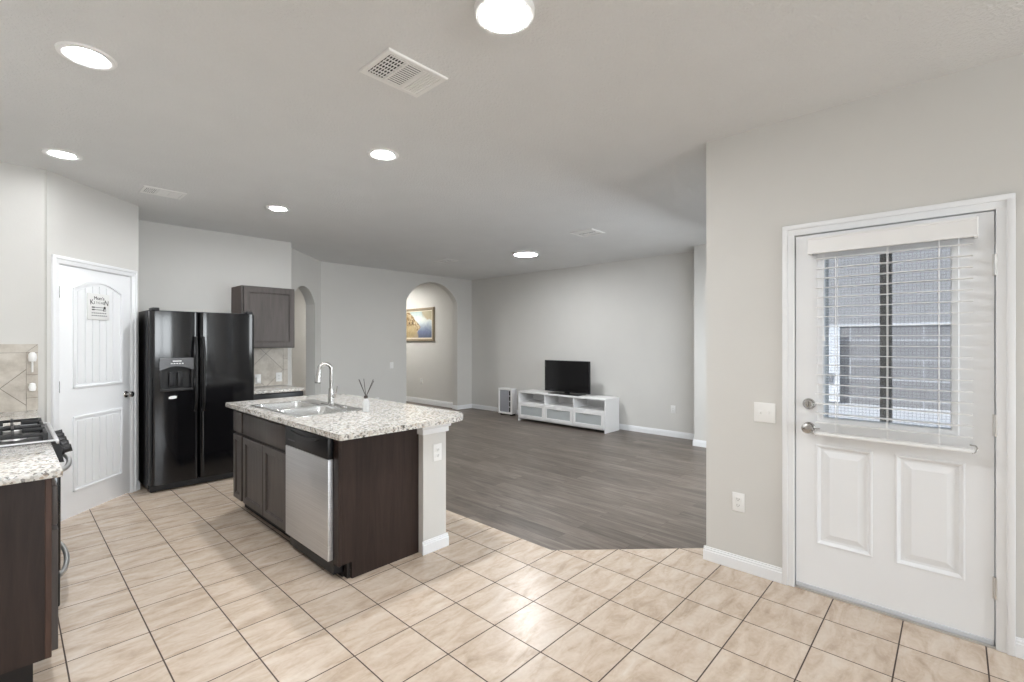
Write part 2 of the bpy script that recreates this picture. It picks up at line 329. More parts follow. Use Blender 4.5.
class MB:
    def __init__(s, M=ID): s.bm = bmesh.new(); s.M = M
    def _merge(s, t):
        me = bpy.data.meshes.new('tmp'); t.to_mesh(me); t.free(); s.bm.from_mesh(me); bpy.data.meshes.remove(me)
    def box(s, x0, x1, y0, y1, z0, z1, b=0.0, seg=2):
        t = bmesh.new(); bmesh.ops.create_cube(t, size=1)
        for v in t.verts: v.co = ((x0 + x1) / 2 + v.co.x * (x1 - x0), (y0 + y1) / 2 + v.co.y * (y1 - y0), (z0 + z1) / 2 + v.co.z * (z1 - z0))
        if b: bmesh.ops.bevel(t, geom=t.edges[:], offset=b, segments=seg, affect='EDGES', profile=0.5)
        s._merge(t); return s
    def tube(s, pts, r, seg=12, cap=True):
        pts = [Vector(p) for p in pts]; rs = r if isinstance(r, (list, tuple)) else [r] * len(pts)
        t = bmesh.new(); rings = []; up = None
        for i, p in enumerate(pts):
            d = (pts[min(i + 1, len(pts) - 1)] - pts[max(i - 1, 0)]).normalized()
            if up is None: up = Vector((0, 0, 1)) if abs(d.z) < 0.9 else Vector((1, 0, 0))
            a = d.cross(up).normalized(); bq = a.cross(d).normalized(); up = bq
            rings.append([t.verts.new(p + (a * math.cos(2 * PI * k / seg) + bq * math.sin(2 * PI * k / seg)) * rs[i]) for k in range(seg)])
        for i in range(len(rings) - 1):
            for k in range(seg): t.faces.new((rings[i][k], rings[i][(k + 1) % seg], rings[i + 1][(k + 1) % seg], rings[i + 1][k]))
        if cap: t.faces.new(rings[0][::-1]); t.faces.new(rings[-1])
        bmesh.ops.recalc_face_normals(t, faces=t.faces[:]); s._merge(t); return s
    def lathe(s, prof, c=(0, 0, 0), axis='z', seg=28):
        t = bmesh.new(); rings = []
        for r, h in prof:
            ring = []
            for k in range(seg):
                a = 2 * PI * k / seg; x, y = max(r, 1e-4) * math.cos(a), max(r, 1e-4) * math.sin(a)
                p = (x, y, h) if axis == 'z' else ((x, -h, y) if axis == '-y' else (h, x, y))
                ring.append(t.verts.new((p[0] + c[0], p[1] + c[1], p[2] + c[2])))
            rings.append(ring)
        for i in range(len(rings) - 1):
            for k in range(seg): t.faces.new((rings[i][k], rings[i][(k + 1) % seg], rings[i + 1][(k + 1) % seg], rings[i + 1][k]))
        t.faces.new(rings[0][::-1]); t.faces.new(rings[-1])
        bmesh.ops.recalc_face_normals(t, faces=t.faces[:]); s._merge(t); return s
    def prism(s, poly, a0, a1, plane='xz'):
        """extrude a 2D polygon; plane xz -> along y, xy -> along z, yz -> along x"""
        def P(u, v, h): return {'xz': (u, h, v), 'xy': (u, v, h), 'yz': (h, u, v)}[plane]
        t = bmesh.new(); lo = [t.verts.new(P(u, v, a0)) for u, v in poly]; hi = [t.verts.new(P(u, v, a1)) for u, v in poly]
        n = len(poly); t.faces.new(lo[::-1]); t.faces.new(hi)
        for k in range(n): t.faces.new((lo[k], lo[(k + 1) % n], hi[(k + 1) % n], hi[k]))
        bmesh.ops.recalc_face_normals(t, faces=t.faces[:]); s._merge(t); return s
    def ring(s, x0, x1, z0, z1, w_, ya, yb, b=0.002):
        """mitred rectangular frame in the local xz plane, front face at ya, back at yb (or, with ya > yb, the other way)"""
        sg = 1 if yb > ya else -1
        prof = [(0, yb), (0, ya + sg * b), (b, ya), (w_ - b, ya), (w_, ya + sg * b), (w_, yb)]
        t = bmesh.new()
        R_ = [[t.verts.new(p) for p in ((x0 + i_, y, z0 + i_), (x1 - i_, y, z0 + i_), (x1 - i_, y, z1 - i_), (x0 + i_, y, z1 - i_))] for i_, y in prof]
        for A, B in zip(R_, R_[1:] + R_[:1]):
            for k in range(4): t.faces.new((A[k], A[(k + 1) % 4], B[(k + 1) % 4], B[k]))
        bmesh.ops.recalc_face_normals(t, faces=t.faces[:]); s._merge(t); return s
    def frustum(s, x0, x1, z0, z1, y0, inset, y1):
        """raised field: rectangle at depth y0 rising to an inset rectangle at y1"""
        t = bmesh.new()
        a = [t.verts.new(p) for p in ((x0, y0, z0), (x1, y0, z0), (x1, y0, z1), (x0, y0, z1))]
        b = [t.verts.new(p) for p in ((x0 + inset, y1, z0 + inset), (x1 - inset, y1, z0 + inset), (x1 - inset, y1, z1 - inset), (x0 + inset, y1, z1 - inset))]
        t.faces.new(b); t.faces.new(a[::-1])
        for k in range(4): t.faces.new((a[k], a[(k + 1) % 4], b[(k + 1) % 4], b[k]))
        bmesh.ops.recalc_face_normals(t, faces=t.faces[:]); s._merge(t); return s
    def build(s, name, mat, parent=None, base=None, ang=32):
        bm = s.bm; bmesh.ops.transform(bm, matrix=s.M, verts=bm.verts[:])
        if parent is not None: o0 = WL[parent.name]
        elif base is not None: o0 = Vector(base)
        else:
            xs = [v.co.x for v in bm.verts]; ys = [v.co.y for v in bm.verts]; zs = [v.co.z for v in bm.verts]
            o0 = Vector(((min(xs) + max(xs)) / 2, (min(ys) + max(ys)) / 2, min(zs)))
        for v in bm.verts: v.co -= o0
        me = bpy.data.meshes.new(name); bm.to_mesh(me); bm.free()
        me.polygons.foreach_set('use_smooth', [True] * len(me.polygons)); me.set_sharp_from_angle(angle=math.radians(ang))
        me.materials.append(M[mat] if isinstance(mat, str) else mat)
        o = bpy.data.objects.new(name, me); col.objects.link(o)
        if parent is not None: o.parent = parent
        else: o.location = o0
        WL[o.name] = o0.copy(); return o

def tag(o, label, cat, group=None, kind=None):
    o['label'] = label; o['category'] = cat
    if group: o['group'] = group
    if kind: o['kind'] = kind
    return o
def thing(name, loc, label, cat, group=None, kind=None):
    o = bpy.data.objects.new(name, None); col.objects.link(o); o.location = loc; o.empty_display_size = 0.1
    WL[o.name] = Vector(loc); return tag(o, label, cat, group, kind)
def struct(o, label, cat): return tag(o, label, cat, None, 'structure')

# ------------------------------------------------------------------ room shell
H = 2.73
XD = 3.135           # entry door wall (faces -X)
P0 = Vector((0.209, 5.038)); P1 = Vector((0.867, 5.739))      # pantry diagonal
D0 = Vector((2.57, 6.62)); D1 = Vector((3.50, 7.55))          # diagonal wall with the niche arch
YA = 7.55; XT = 6.80

o = MB().prism([(-0.6, -5.05), (3.30, -5.05), (3.30, 1.19), (3.365, 1.19), (2.545, 2.01), (2.545, 6.6), (-0.6, 6.6)], -0.05, 0.0, 'xy').build('floor', 'tile')
struct(o, 'beige square ceramic tile floor with dark grout across the kitchen', 'floor')
o = MB().prism([(3.365, 1.19), (6.9, 1.19), (6.9, 10.6), (0.9, 10.6), (0.9, 6.6), (2.545, 6.6), (2.545, 2.01)], -0.05, 0.0, 'xy').build('floor_wood', 'plank')
struct(o, 'dark greyish brown wood plank floor of the living area', 'floor')
o = MB().box(-0.6, 6.95, -5.1, 10.6, H, H + 0.12).build('ceiling', 'ceiling')
struct(o, 'textured greige ceiling over the whole open room', 'ceiling')

def wall(name, mb, label): return struct(mb.build(name, 'wall'), label, 'wall')
wall('wall_stove', MB().box(-0.62, -0.5, -5.1, 5.2, 0, H), 'plain wall running behind the gas range and its counter')
wall('wall_end', MB().box(-0.5, 0.209, 5.05, 5.17, 0, H), 'short wall beside the range carrying the tiled splash')
MP = frame((P0.x, P0.y, 0), (P1 - P0))
LP = (P1 - P0).length
# pantry diagonal: opening for the door
wall('wall_pantry', MB(MP).prism([(0, 0), (0.095, 0), (0.095, 2.037), (0.862, 2.037), (0.862, 0), (LP, 0), (LP, H), (0, H)], 0, 0.12), 'angled wall around the white pantry door')
wall('wall_pantry_return', MB().box(0.755, 0.867, 5.739, 6.5, 0, H), 'return wall hidden behind the black refrigerator')
wall('wall_fridge', MB().box(0.78, 2.57, 6.40, 6.62, 0, H), 'wall behind the refrigerator and upper cabinet')
MD = frame((D0.x, D0.y, 0), (D1 - D0)); LD = (D1 - D0).length
def arch_poly(L, x0, x1, spring, rise, n=20, shoulder=0.0):
    pts = [(0, 0), (x0, 0)]
    cx = (x0 + x1) / 2; hw = (x1 - x0) / 2
    R = (hw * hw + rise * rise) / (2 * rise); a0 = math.asin(min(1, hw / R)); cz = spring + rise - R
    if rise > hw: a0 = PI - a0
    for k in range(n + 1):
        a = -a0 + 2 * a0 * k / n; pts.append((cx + R * math.sin(a), cz + R * math.cos(a)))
    pts += [(x1, 0), (L, 0), (L, H), (0, H)]
    return pts
wall('wall_niche', MB(MD).prism(arch_poly(LD, 0.22, 1.07, 2.0, 0.25), 0, 0.14), 'narrow angled wall with a slim arched doorway')
MA = frame((D1.x, YA, 0), (1, 0)); LA = XT - D1.x
AX0, AX1 = 5.150 - D1.x, 6.405 - D1.x
wall('wall_arch', MB(MA).prism(arch_poly(LA, AX0, AX1, 2.20, 0.40), 0, 0.15), 'long wall with the tall arched hallway opening')
wall('wall_television', MB().box(XT, XT + 0.12, 2.6, YA + 0.15, 0, H), 'plain wall behind the television and white media unit')
wall('wall_stub', MB().box(6.42, 6.92, 1.19, 2.6, 0, H), 'projecting wall edge at the right end of the television wall')
wall('wall_living', MB().box(XD + 0.14, 3.65, 1.05, 1.19, 0, H).box(5.85, 6.42, 1.05, 1.19, 0, H).box(3.65, 5.85, 1.05, 1.19, 0, 0.84).box(3.65, 5.85, 1.05, 1.19, 2.06, H), 'living area side wall with wide window hidden behind the entry wall')
MDR = frame((XD, 0.676, 0), (0, -1))     # local x = 0.676 - Y
x_of = lambda Y: 0.676 - Y
wall('wall_entry', MB(MDR).prism([(x_of(1.1899), 0), (-0.022, 0), (-0.022, 2.056), (0.832, 2.056), (0.832, 0), (x_of(-5.0), 0), (x_of(-5.0), H), (x_of(1.1899), H)], 0, 0.14), 'wall with the white exterior door and switches')
rw = MB().box(-0.5, 0.1, -5.12, -5.0, 0, H).box(2.95, XD, -5.12, -5.0, 0, H).box(0.1, 2.95, -5.12, -5.0, 0, 0.95).box(0.1, 2.95, -5.12, -5.0, 2.17, H)
wall('wall_rear', rw, 'wall with wide window behind the camera')
MW = frame((0.1, -5.10, 0), (1, 0))
wn = MB(MW)
for a_, b_ in ((0, 0.95), (0.95, 1.90), (1.90, 2.85)): wn.ring(a_, b_, 0.95, 2.17, 0.035, 0, 0.06, 0.003)
struct(wn.build('window_1', 'white'), 'white framed three light window behind the camera', 'window')
wn = MB().box(3.65, 5.85, 1.09, 1.15, 0.84, 0.88).box(3.65, 5.85, 1.09, 1.15, 2.02, 2.06).box(3.65, 3.69, 1.09, 1.15, 0.88, 2.02).box(5.81, 5.85, 1.09, 1.15, 0.88, 2.02).box(4.72, 4.77, 1.09, 1.15, 0.88, 2.02)
struct(wn.build('window_2', 'white'), 'white framed living area window hidden behind the entry wall', 'window')
# hall behind the arches
wall('wall_hall', MB().box(6.5, 6.62, YA + 0.15, 10.5, 0, H), 'hallway wall with the framed landscape painting')
wall('wall_hall_back', MB().box(0.9, 6.62, 10.5, 10.62, 0, H), 'far hallway wall beyond the arches')
wall('wall_hall_left', MB().box(0.9, 1.02, 6.62, 10.5, 0, H), 'hallway wall behind the refrigerator wall')

# half wall at the back of the island
o = MB().box(1.907, 2.10, 2.60, 4.46, 0, 0.862).build('wall_island', 'wall'); struct(o, 'short greige half wall closing the back of the island', 'half wall')
def moulding_run(mb, x0, x1, z0, z1, t0=0.016, y=0.0):
    """a baseboard strip in local wall frame: flat board with a stepped top"""
    h = z1 - z0
    mb.box(x0, x1, y - t0, y, z0, z0 + h * 0.72, 0.001, 1); mb.box(x0, x1, y - t0 * 0.72, y, z0 + h * 0.70, z0 + h * 0.88, 0.002, 1); mb.box(x0, x1, y - t0 * 0.45, y, z0 + h * 0.86, z1, 0.002, 1)
    return mb
def baseboard(name, label, runs, h=0.088):
    t = MB()
    for Mx, a, b in runs:
        q = moulding_run(MB(Mx), a, b, 0.0, h); bmesh.ops.transform(q.bm, matrix=Mx, verts=q.bm.verts[:]); t._merge(q.bm)
    o = t.build(name, 'white'); return struct(o, label, 'baseboard')
bb_side = frame((1.907, 2.60, 0), (1, 0)); bb_face = frame((2.10, 2.60, 0), (0, 1))
baseboard('baseboard_island', 'white baseboard wrapped around the island half wall', [(bb_side, -0.012, 0.208), (bb_face, 0, 1.86)])
tr = MB().box(1.893, 2.116, 2.584, 4.46, 0.80, 0.838, 0.006).box(1.881, 2.128, 2.572, 4.46, 0.836, 0.876, 0.008)
struct(tr.build('trim_1', 'white'), 'white cap moulding under the granite on the island half wall', 'trim')
baseboard('baseboard_entry', 'white baseboard between the entry wall corner and the exterior door casing', [(MDR, x_of(1.205), -0.0625), (frame((XD, 1.19, 0), (-1, 0)), -1.0, 0.013)])
baseboard('baseboard_entry_far', 'white baseboard past the hinge side of the exterior door', [(MDR, 0.877, 5.6)])
baseboard('baseboard_television', 'white baseboard along the television wall', [(frame((XT, YA, 0), (0, -1)), 0, YA - 2.6), (frame((6.42, 2.6, 0), (0, -1)), -0.016, 1.2), (frame((XT, 2.6, 0), (-1, 0)), 0, 0.38)])
baseboard('baseboard_arch', 'white baseboard along the arch wall and its jambs', [(MA, 0, AX0), (MA, AX1, LA), (frame((D1.x + AX1, YA, 0), (0, -1)), -0.15, 0.012)])
baseboard('baseboard_niche', 'white baseboard on the narrow angled wall', [(MD, 0, 0.22), (MD, 1.07, LD)])
baseboard('baseboard_hall', 'white baseboard along the hallway wall below the painting', [(frame((6.5, 10.5, 0), (0, -1)), 0, 2.8)], 0.12)
baseboard('baseboard_pantry', 'short white baseboard beside the pantry door casing', [(MP, 0.928, LP), (MP, 0, 0.03)])

# casings
def casing(name, Mx, x0, x1, z1, wd, label):
    t = MB(Mx)
    for (a, b) in ((x0 - wd, x0), (x1, x1 + wd)):
        t.box(a, b, -0.011, 0, 0, z1 + wd, 0.003)
        t.box(a + (0 if a < x0 else wd * 0.55), b - (wd * 0.55 if a < x0 else 0), -0.019, -0.008, 0, z1 + wd, 0.004)
    t.box(x0 - wd, x1 + wd, -0.0112, 0, z1, z1 + wd, 0.003); t.box(x0 - wd, x1 + wd, -0.0192, -0.008, z1 + wd * 0.55, z1 + wd, 0.004)
    return struct(t.build(name, 'white'), label, 'door casing')
casing('trim_2', MDR, -0.004, 0.815, 2.040, 0.062, 'white moulded casing framing the exterior door')
casing('trim_3', MP, 0.093, 0.864, 2.037, 0.060, 'white moulded casing framing the pantry door')

# ------------------------------------------------------------------ exterior door
d1 = thing('door_1', MDR @ Vector((0.405, 0.03, 0)), 'white exterior door with a blind covered glass lite above two panels', 'door', None, 'structure')
DW, DH, Y0, Y1 = 0.81, 2.036, 0.006, 0.050
slab = MB(MDR)
# one sheet round the glass opening and the two sunk panels
PX = (0.0, 0.112, 0.345, 0.462, 0.700, DW); 
slab.prism([(0, 0.035), (DW, 0.035), (DW, 0.292), (0, 0.292)], Y0, Y1).prism([(0, 0.832), (DW, 0.832), (DW, 0.985), (0, 0.985)], Y0, Y1).prism([(0, 1.912), (DW, 1.912), (DW, DH), (0, DH)], Y0, Y1)
for a_, b_ in ((0, 0.112), (0.345, 0.462), (0.700, DW)): slab.prism([(a_, 0.292), (b_, 0.292), (b_, 0.832), (a_, 0.832)], Y0, Y1)
for a_, b_ in ((0, 0.125), (0.675, DW)): slab.prism([(a_, 0.985), (b_, 0.985), (b_, 1.912), (a_, 1.912)], Y0, Y1)
for a_, b_ in ((0.112, 0.345), (0.462, 0.700)): slab.prism([(a_, 0.292), (b_, 0.292), (b_, 0.832), (a_, 0.832)], Y0 + 0.012, Y1)
bmesh.ops.remove_doubles(slab.bm, verts=slab.bm.verts[:], dist=1e-5)
def raised_panel(mb, x0, x1, z0, z1, y=Y0):
    """sunk field with a sticking profile round it and a bevelled raised centre"""
    t = bmesh.new()
    prof = [(-0.012, 0.000), (-0.010, -0.004), (-0.004, -0.005), (0.002, -0.001), (0.010, 0.009), (0.018, 0.010), (0.022, 0.010), (0.050, 0.001), (0.053, 0.000)]
    rings = [[t.verts.new(p) for p in ((x0 + i_, y + d_, z0 + i_), (x1 - i_, y + d_, z0 + i_), (x1 - i_, y + d_, z1 - i_), (x0 + i_, y + d_, z1 - i_))] for i_, d_ in prof]
    for A, B in zip(rings, rings[1:]):
        for k in range(4): t.faces.new((A[k], A[(k + 1) % 4], B[(k + 1) % 4], B[k]))
    t.faces.new(rings[-1]); bmesh.ops.recalc_face_normals(t, faces=t.faces[:]); mb._merge(t)
raised_panel(slab, 0.112, 0.345, 0.292, 0.832); raised_panel(slab, 0.462, 0.700, 0.292, 0.832)
slab.build('door_slab', 'white', d1, ang=10)
lf = MB(MDR).ring(0.108, 0.692, 0.970, 1.925, 0.030, Y0 - 0.012, Y1 + 0.004, 0.004)
lf.build('lite_frame', 'white', d1)
MB(MDR).box(0.138, 0.664, 0.026, 0.030, 1.0, 1.902).build('glass_pane', 'glass', d1)
MB(MDR).box(0.138, 0.664, 0.052, 0.053, 1.0, 1.902).build('insect_screen', 'insect', d1)
def knob_set(mb_M, x, z, y=Y0, lock=False):
    r = MB(mb_M).lathe([(0.0, 0), (0.031, 0), (0.031, 0.005), (0.026, 0.010), (0.0, 0.010)], (x, y, z), '-y')
    if lock: k = MB(mb_M).lathe([(0, 0.008), (0.024, 0.008), (0.024, 0.020), (0.018, 0.026), (0, 0.026)], (x, y, z), '-y').box(x - 0.004, x + 0.004, y - 0.042, y - 0.02, z - 0.015, z + 0.015, 0.003)
    else: k = MB(mb_M).lathe([(0, 0.008), (0.012, 0.008), (0.011, 0.024), (0.016, 0.030), (0.027, 0.040), (0.029, 0.050), (0.025, 0.060), (0.014, 0.066), (0, 0.067)], (x, y, z), '-y')
    return r, k
r, k = knob_set(MDR, 0.066, 1.071, lock=True); db = r.build('deadbolt', 'chrome', d1); k.build('thumb_turn', 'chrome', db)
r, k = knob_set(MDR, 0.066, 0.936); kb = r.build('door_knob', 'chrome', d1); k.build('knob_ball', 'chrome', kb)
for z in (1.784, 1.039, 0.284):
    MB(MDR).tube([(0.815, -0.006, z - 0.05), (0.815, -0.006, z + 0.05)], 0.007, 10).box(0.803, 0.815, -0.002, Y0, z - 0.05, z + 0.05).build('hinge', 'steel_hinge', d1)
MB(MDR).box(0.0, DW, 0.0, 0.05, 0.012, 0.036, 0.003).build('door_sweep', 'weather', d1)
jm = MB(MDR).box(-0.020, -0.004, 0, 0.13, 0, 2.05).box(0.814, 0.830, 0, 0.13, 0, 2.05).box(-0.020, 0.830, 0, 0.13, 2.040, 2.054).box(-0.004, 0.814, 0.052, 0.066, 2.028, 2.041).box(-0.004, 0.006, 0.054, 0.066, 0, 2.04).box(0.806, 0.814, 0.054, 0.066, 0, 2.04)
struct(jm.build('trim_4', 'white'), 'white jamb lining the exterior doorway', 'door jamb')
struct(MB(MDR).box(-0.004, 0.814, -0.004, 0.13, 0.0, 0.011, 0.002).build('trim_5', 'steel_hinge'), 'metal threshold strip under the exterior door', 'threshold')

# blind hung on the door
bl = thing('window_blind', MDR @ Vector((0.42, -0.04, 0.91)), 'white horizontal slat blind hung over the glass of the exterior door', 'blind')
MB(MDR).prism([(0.075, 0.004), (0.075, -0.079), (0.078, -0.082), (0.752, -0.082), (0.755, -0.079), (0.755, 0.004), (0.743, 0.004), (0.743, -0.070), (0.087, -0.070), (0.087, 0.004)], 1.915, 2.000, 'xy').box(0.0755, 0.7545, -0.085, 0.003, 1.992, 2.004, 0.003).box(0.0755, 0.7545, -0.0845, -0.07, 1.913, 1.922, 0.003).build('valance', 'vinyl', bl)
MB(MDR).box(0.10, 0.73, -0.062, -0.012, 1.945, 1.985, 0.002).build('headrail', 'vinyl', bl)
ns = 18
for i in range(ns):
    z = 1.885 - i * 0.0535
    s_ = MB(MDR); s_.prism([(0.108, z - 0.0012), (0.738, z - 0.0012), (0.738, z + 0.0012), (0.108, z + 0.0012)], -0.0650, -0.015)
    s_.build('slat', 'vinyl', bl)
MB(MDR).box(0.105, 0.742, -0.066, -0.014, 0.907, 0.923, 0.004).build('bottom_rail', 'vinyl', bl)
for x in (0.205, 0.423, 0.620):
    MB(MDR).tube([(x, -0.0665, 0.915), (x, -0.0665, 1.95)], 0.0016, 6).tube([(x, -0.0135, 0.915), (x, -0.0135, 1.95)], 0.0016, 6).build('ladder_cord', 'vinyl', bl)
MB(MDR).tube([(0.150, -0.072, 1.46), (0.146, -0.071, 1.70), (0.152, -0.070, 1.93)], 0.0018, 6).lathe([(0.001, 0), (0.007, 0.002), (0.005, 0.03), (0.001, 0.034)], (0.150, -0.072, 1.43), 'z', 10).build('lift_cord', 'vinyl', bl)
for x, sgn in ((0.098, 1), (0.749, -1)):
    MB(MDR).tube([(x + sgn * 0.02, Y0, 0.934), (x, -0.010, 0.934), (x - sgn * 0.004, -0.045, 0.930), (x + sgn * 0.002, -0.055, 0.912), (x + sgn * 0.014, -0.052, 0.905)], 0.0032, 8).build('hold_down_bracket', 'chrome', bl)

# wall plates
def outlet(Mx, x, z, label, slots=True, wd=0.072, ht=0.116):
    t = thing('wall_outlet', Mx @ Vector((x, 0, z - ht / 2)), label, 'outlet')
    MB(Mx).box(x - wd / 2, x + wd / 2, -0.006, 0, z - ht / 2, z + ht / 2, 0.002).build('plate', 'plate', t)
    for dz in (-0.0195, 0.0195):
        r_ = MB(Mx).box(x - 0.017, x + 0.017, -0.0085, -0.005, z + dz - 0.0145, z + dz + 0.0145, 0.003).build('receptacle', 'plate', t)
        if slots: MB(Mx).box(x - 0.0075, x - 0.0055, -0.0095, -0.007, z + dz - 0.003, z + dz + 0.007).box(x + 0.0055, x + 0.0075, -0.0095, -0.007, z + dz - 0.003, z + dz + 0.006).box(x - 0.002, x + 0.002, -0.0095, -0.007, z + dz - 0.010, z + dz - 0.006).build('slot', 'slot', r_)
    return t
def switch(Mx, x, z, label, gangs=1, wd=0.072, ht=0.116):
    t = thing('light_switch', Mx @ Vector((x, 0, z - ht / 2)), label, 'switch')
    MB(Mx).box(x - wd / 2, x + wd / 2, -0.006, 0, z - ht / 2, z + ht / 2, 0.002).build('plate', 'plate', t)
    for g in range(gangs):
        xx = x + (g - (gangs - 1) / 2) * 0.046
        MB(Mx).box(xx - 0.005, xx + 0.005, -0.0075, -0.005, z - 0.012, z + 0.012, 0.001).box(xx - 0.0042, xx + 0.0042, -0.018, -0.006, z + (0.0 if g else -0.009), z + (0.009 if g else 0.0), 0.002).build('toggle', 'plate', t)
    return t
switch(MDR, x_of(0.840), 0.997, 'white two toggle switch plate beside the exterior door', 2, 0.118, 0.118)
outlet(MDR, x_of(0.990), 0.421, 'white outlet low on the wall beside the exterior door')
outlet(bb_side, 0.116, 0.665, 'white outlet on the front end of the island half wall')
MTV = frame((XT, YA, 0), (0, -1))
outlet(MTV, YA - 3.07, 0.41, 'white outlet low on the television wall past the media unit')
switch(MA, 4.83 - D1.x, 0.985, 'white switch plate beside the tall arch')
outlet(MA, 4.535 - D1.x, 0.36, 'white outlet low on the arch wall just above the island counter')
MH = frame((6.5, 10.5, 0), (0, -1))
outlet(MH, 10.5 - 8.93, 0.515, 'white outlet in the hallway under the painting')

# ------------------------------------------------------------------ pantry door
pd = thing('door_2', MP @ Vector((0.4785, 0.02, 0)), 'white two panel arch top pantry door with plank grooves', 'door', None, 'structure')
sx0, sx1 = 0.0985, 0.8585
ps = MB(MP).box(sx0, sx1, 0.004, 0.040, 0.012, 2.030, 0.002)
def groove_panel(mb, x0, x1, z0, z1, rise):
    n = 14; t_ = 0.016
    top = lambda x: z1 + (rise * (1 - ((x - (x0 + x1) / 2) / ((x1 - x0) / 2)) ** 2) if rise else 0)
    xs = [x0 + (x1 - x0) * k / n for k in range(n + 1)]
    # moulding ring
    mb.box(x0 - t_, x0, -0.009, 0.005, z0 - t_, z1 + 0.004, 0.003); mb.box(x1, x1 + t_, -0.009, 0.005, z0 - t_, z1 + 0.004, 0.003)
    mb.box(x0 - t_, x1 + t_, -0.009, 0.005, z0 - t_, z0, 0.003)
    mb.prism([(x - (0 if 0 < k < n else (t_ if k == 0 else -t_)), top(x)) for k, x in enumerate(xs)] + [(x + (0 if 0 < k < n else (-t_ if k == 0 else t_)), top(x) + t_) for k, x in reversed(list(enumerate(xs)))], -0.009, 0.005)
    # planks with fine gaps
    m_ = 6; px0, px1 = x0 + 0.022, x1 - 0.022; wp = (px1 - px0) / m_
    for k in range(m_):
        a, b = px0 + k * wp + 0.004, px0 + (k + 1) * wp - 0.004
        mb.prism([(a, z0 + 0.024), (b, z0 + 0.024), (b, top(b) - 0.024), ((a + b) / 2, top((a + b) / 2) - 0.024), (a, top(a) - 0.024)], -0.004, 0.005)
groove_panel(ps, 0.245, 0.735, 1.062, 1.845, 0.078); groove_panel(ps, 0.245, 0.735, 0.225, 0.80, 0)
ps.build('door_slab', 'white', pd)
r, k = knob_set(MP, 0.803, 0.935, 0.004); kb = r.build('door_knob', 'chrome', pd); k.build('knob_ball', 'chrome', kb)
for z in (1.813, 1.07, 0.25):
    MB(MP).tube([(0.0955, -0.004, z - 0.045), (0.0955, -0.004, z + 0.045)], 0.006, 10).build('hinge', 'chrome', pd)
jm = MB(MP).box(0.0935, 0.0965, 0, 0.1, 0, 2.036).box(0.8605, 0.8635, 0, 0.1, 0, 2.036).box(0.0935, 0.8635, 0, 0.1, 2.033, 2.0365)
struct(jm.build('trim_6', 'white'), 'white jamb lining the pantry doorway', 'door jamb')

# sign on the pantry door
def text_mesh(s, size):
    cu = bpy.data.curves.new('t', 'FONT'); cu.body = s; cu.size = size; cu.align_x = 'CENTER'; cu.extrude = 0.0006
    ob = bpy.data.objects.new('t', cu); col.objects.link(ob)
    dg = bpy.context.evaluated_depsgraph_get(); me = bpy.data.meshes.new_from_object(ob.evaluated_get(dg))
    bpy.data.objects.remove(ob); return me
sx, sz = 0.462, 1.612
sg = thing('kitchen_sign', MP @ Vector((sx + 0.10, 0, sz)), 'small white board sign with black kitchen lettering hung on the pantry door', 'sign')
MB(MP).box(sx - 0.105, sx + 0.125, -0.014, -0.0035, sz, sz + 0.222, 0.002).build('board', 'signwhite', sg)
def place_text(mb, s, size, x, z, y, rot=0.0):
    me = text_mesh(s, size); t = bmesh.new(); t.from_mesh(me); bpy.data.meshes.remove(me)
    Mt = Matrix.Translation((x, y, z)) @ Matrix.Rotation(rot, 4, 'Y') @ Matrix.Rotation(PI / 2, 4, 'X')
    bmesh.ops.transform(t, matrix=Mt, verts=t.verts[:]); mb._merge(t)
lt = MB(MP); cx = sx + 0.012; yy = -0.0148
place_text(lt, "Mom's", 0.042, cx, sz + 0.170, yy)
for i, ch in enumerate('KITCHEN'):
    tt = (i - 3) / 3; place_text(lt, ch, 0.060 if abs(tt) > 0.9 else (0.036 if abs(tt) > 0.5 else 0.028), cx + tt * 0.076, sz + 0.128 + 0.008 * (1 - tt * tt), yy, tt * 0.12)
lt.build('lettering', 'ink', sg)
ut = MB(MP)
for zc, kind in ((sz + 0.105, 0), (sz + 0.085, 1)):
    ut.box(cx - 0.072, cx + 0.045, yy - 0.0006, yy + 0.0006, zc - 0.0022, zc + 0.0022)
    if kind == 0: ut.lathe([(0, -0.0006), (0.012, -0.0006), (0.012, 0.0006), (0, 0.0006)], (cx + 0.058, yy, zc), '-y', 16)
    else:
        ut.box(cx + 0.042, cx + 0.048, yy - 0.0006, yy + 0.0006, zc - 0.010, zc + 0.010)
        for q in (-0.009, 0, 0.009): ut.box(cx + 0.045, cx + 0.072, yy - 0.0006, yy + 0.0006, zc + q - 0.0016, zc + q + 0.0016)
    ut.box(cx - 0.078, cx - 0.050, yy - 0.0006, yy + 0.0006, zc - 0.005, zc + 0.005)
ut.build('utensil_drawing', 'ink', sg)
tx = MB(MP)
random.seed(3)
for zc in (sz + 0.056, sz + 0.034):
    xx = cx - 0.08
    while xx < cx + 0.075:
        wl = random.uniform(0.010, 0.020); tx.box(xx, xx + wl, yy - 0.0005, yy + 0.0005, zc - 0.004, zc + 0.005); xx += wl + 0.006
tx.build('small_print', 'greyplastic', sg)

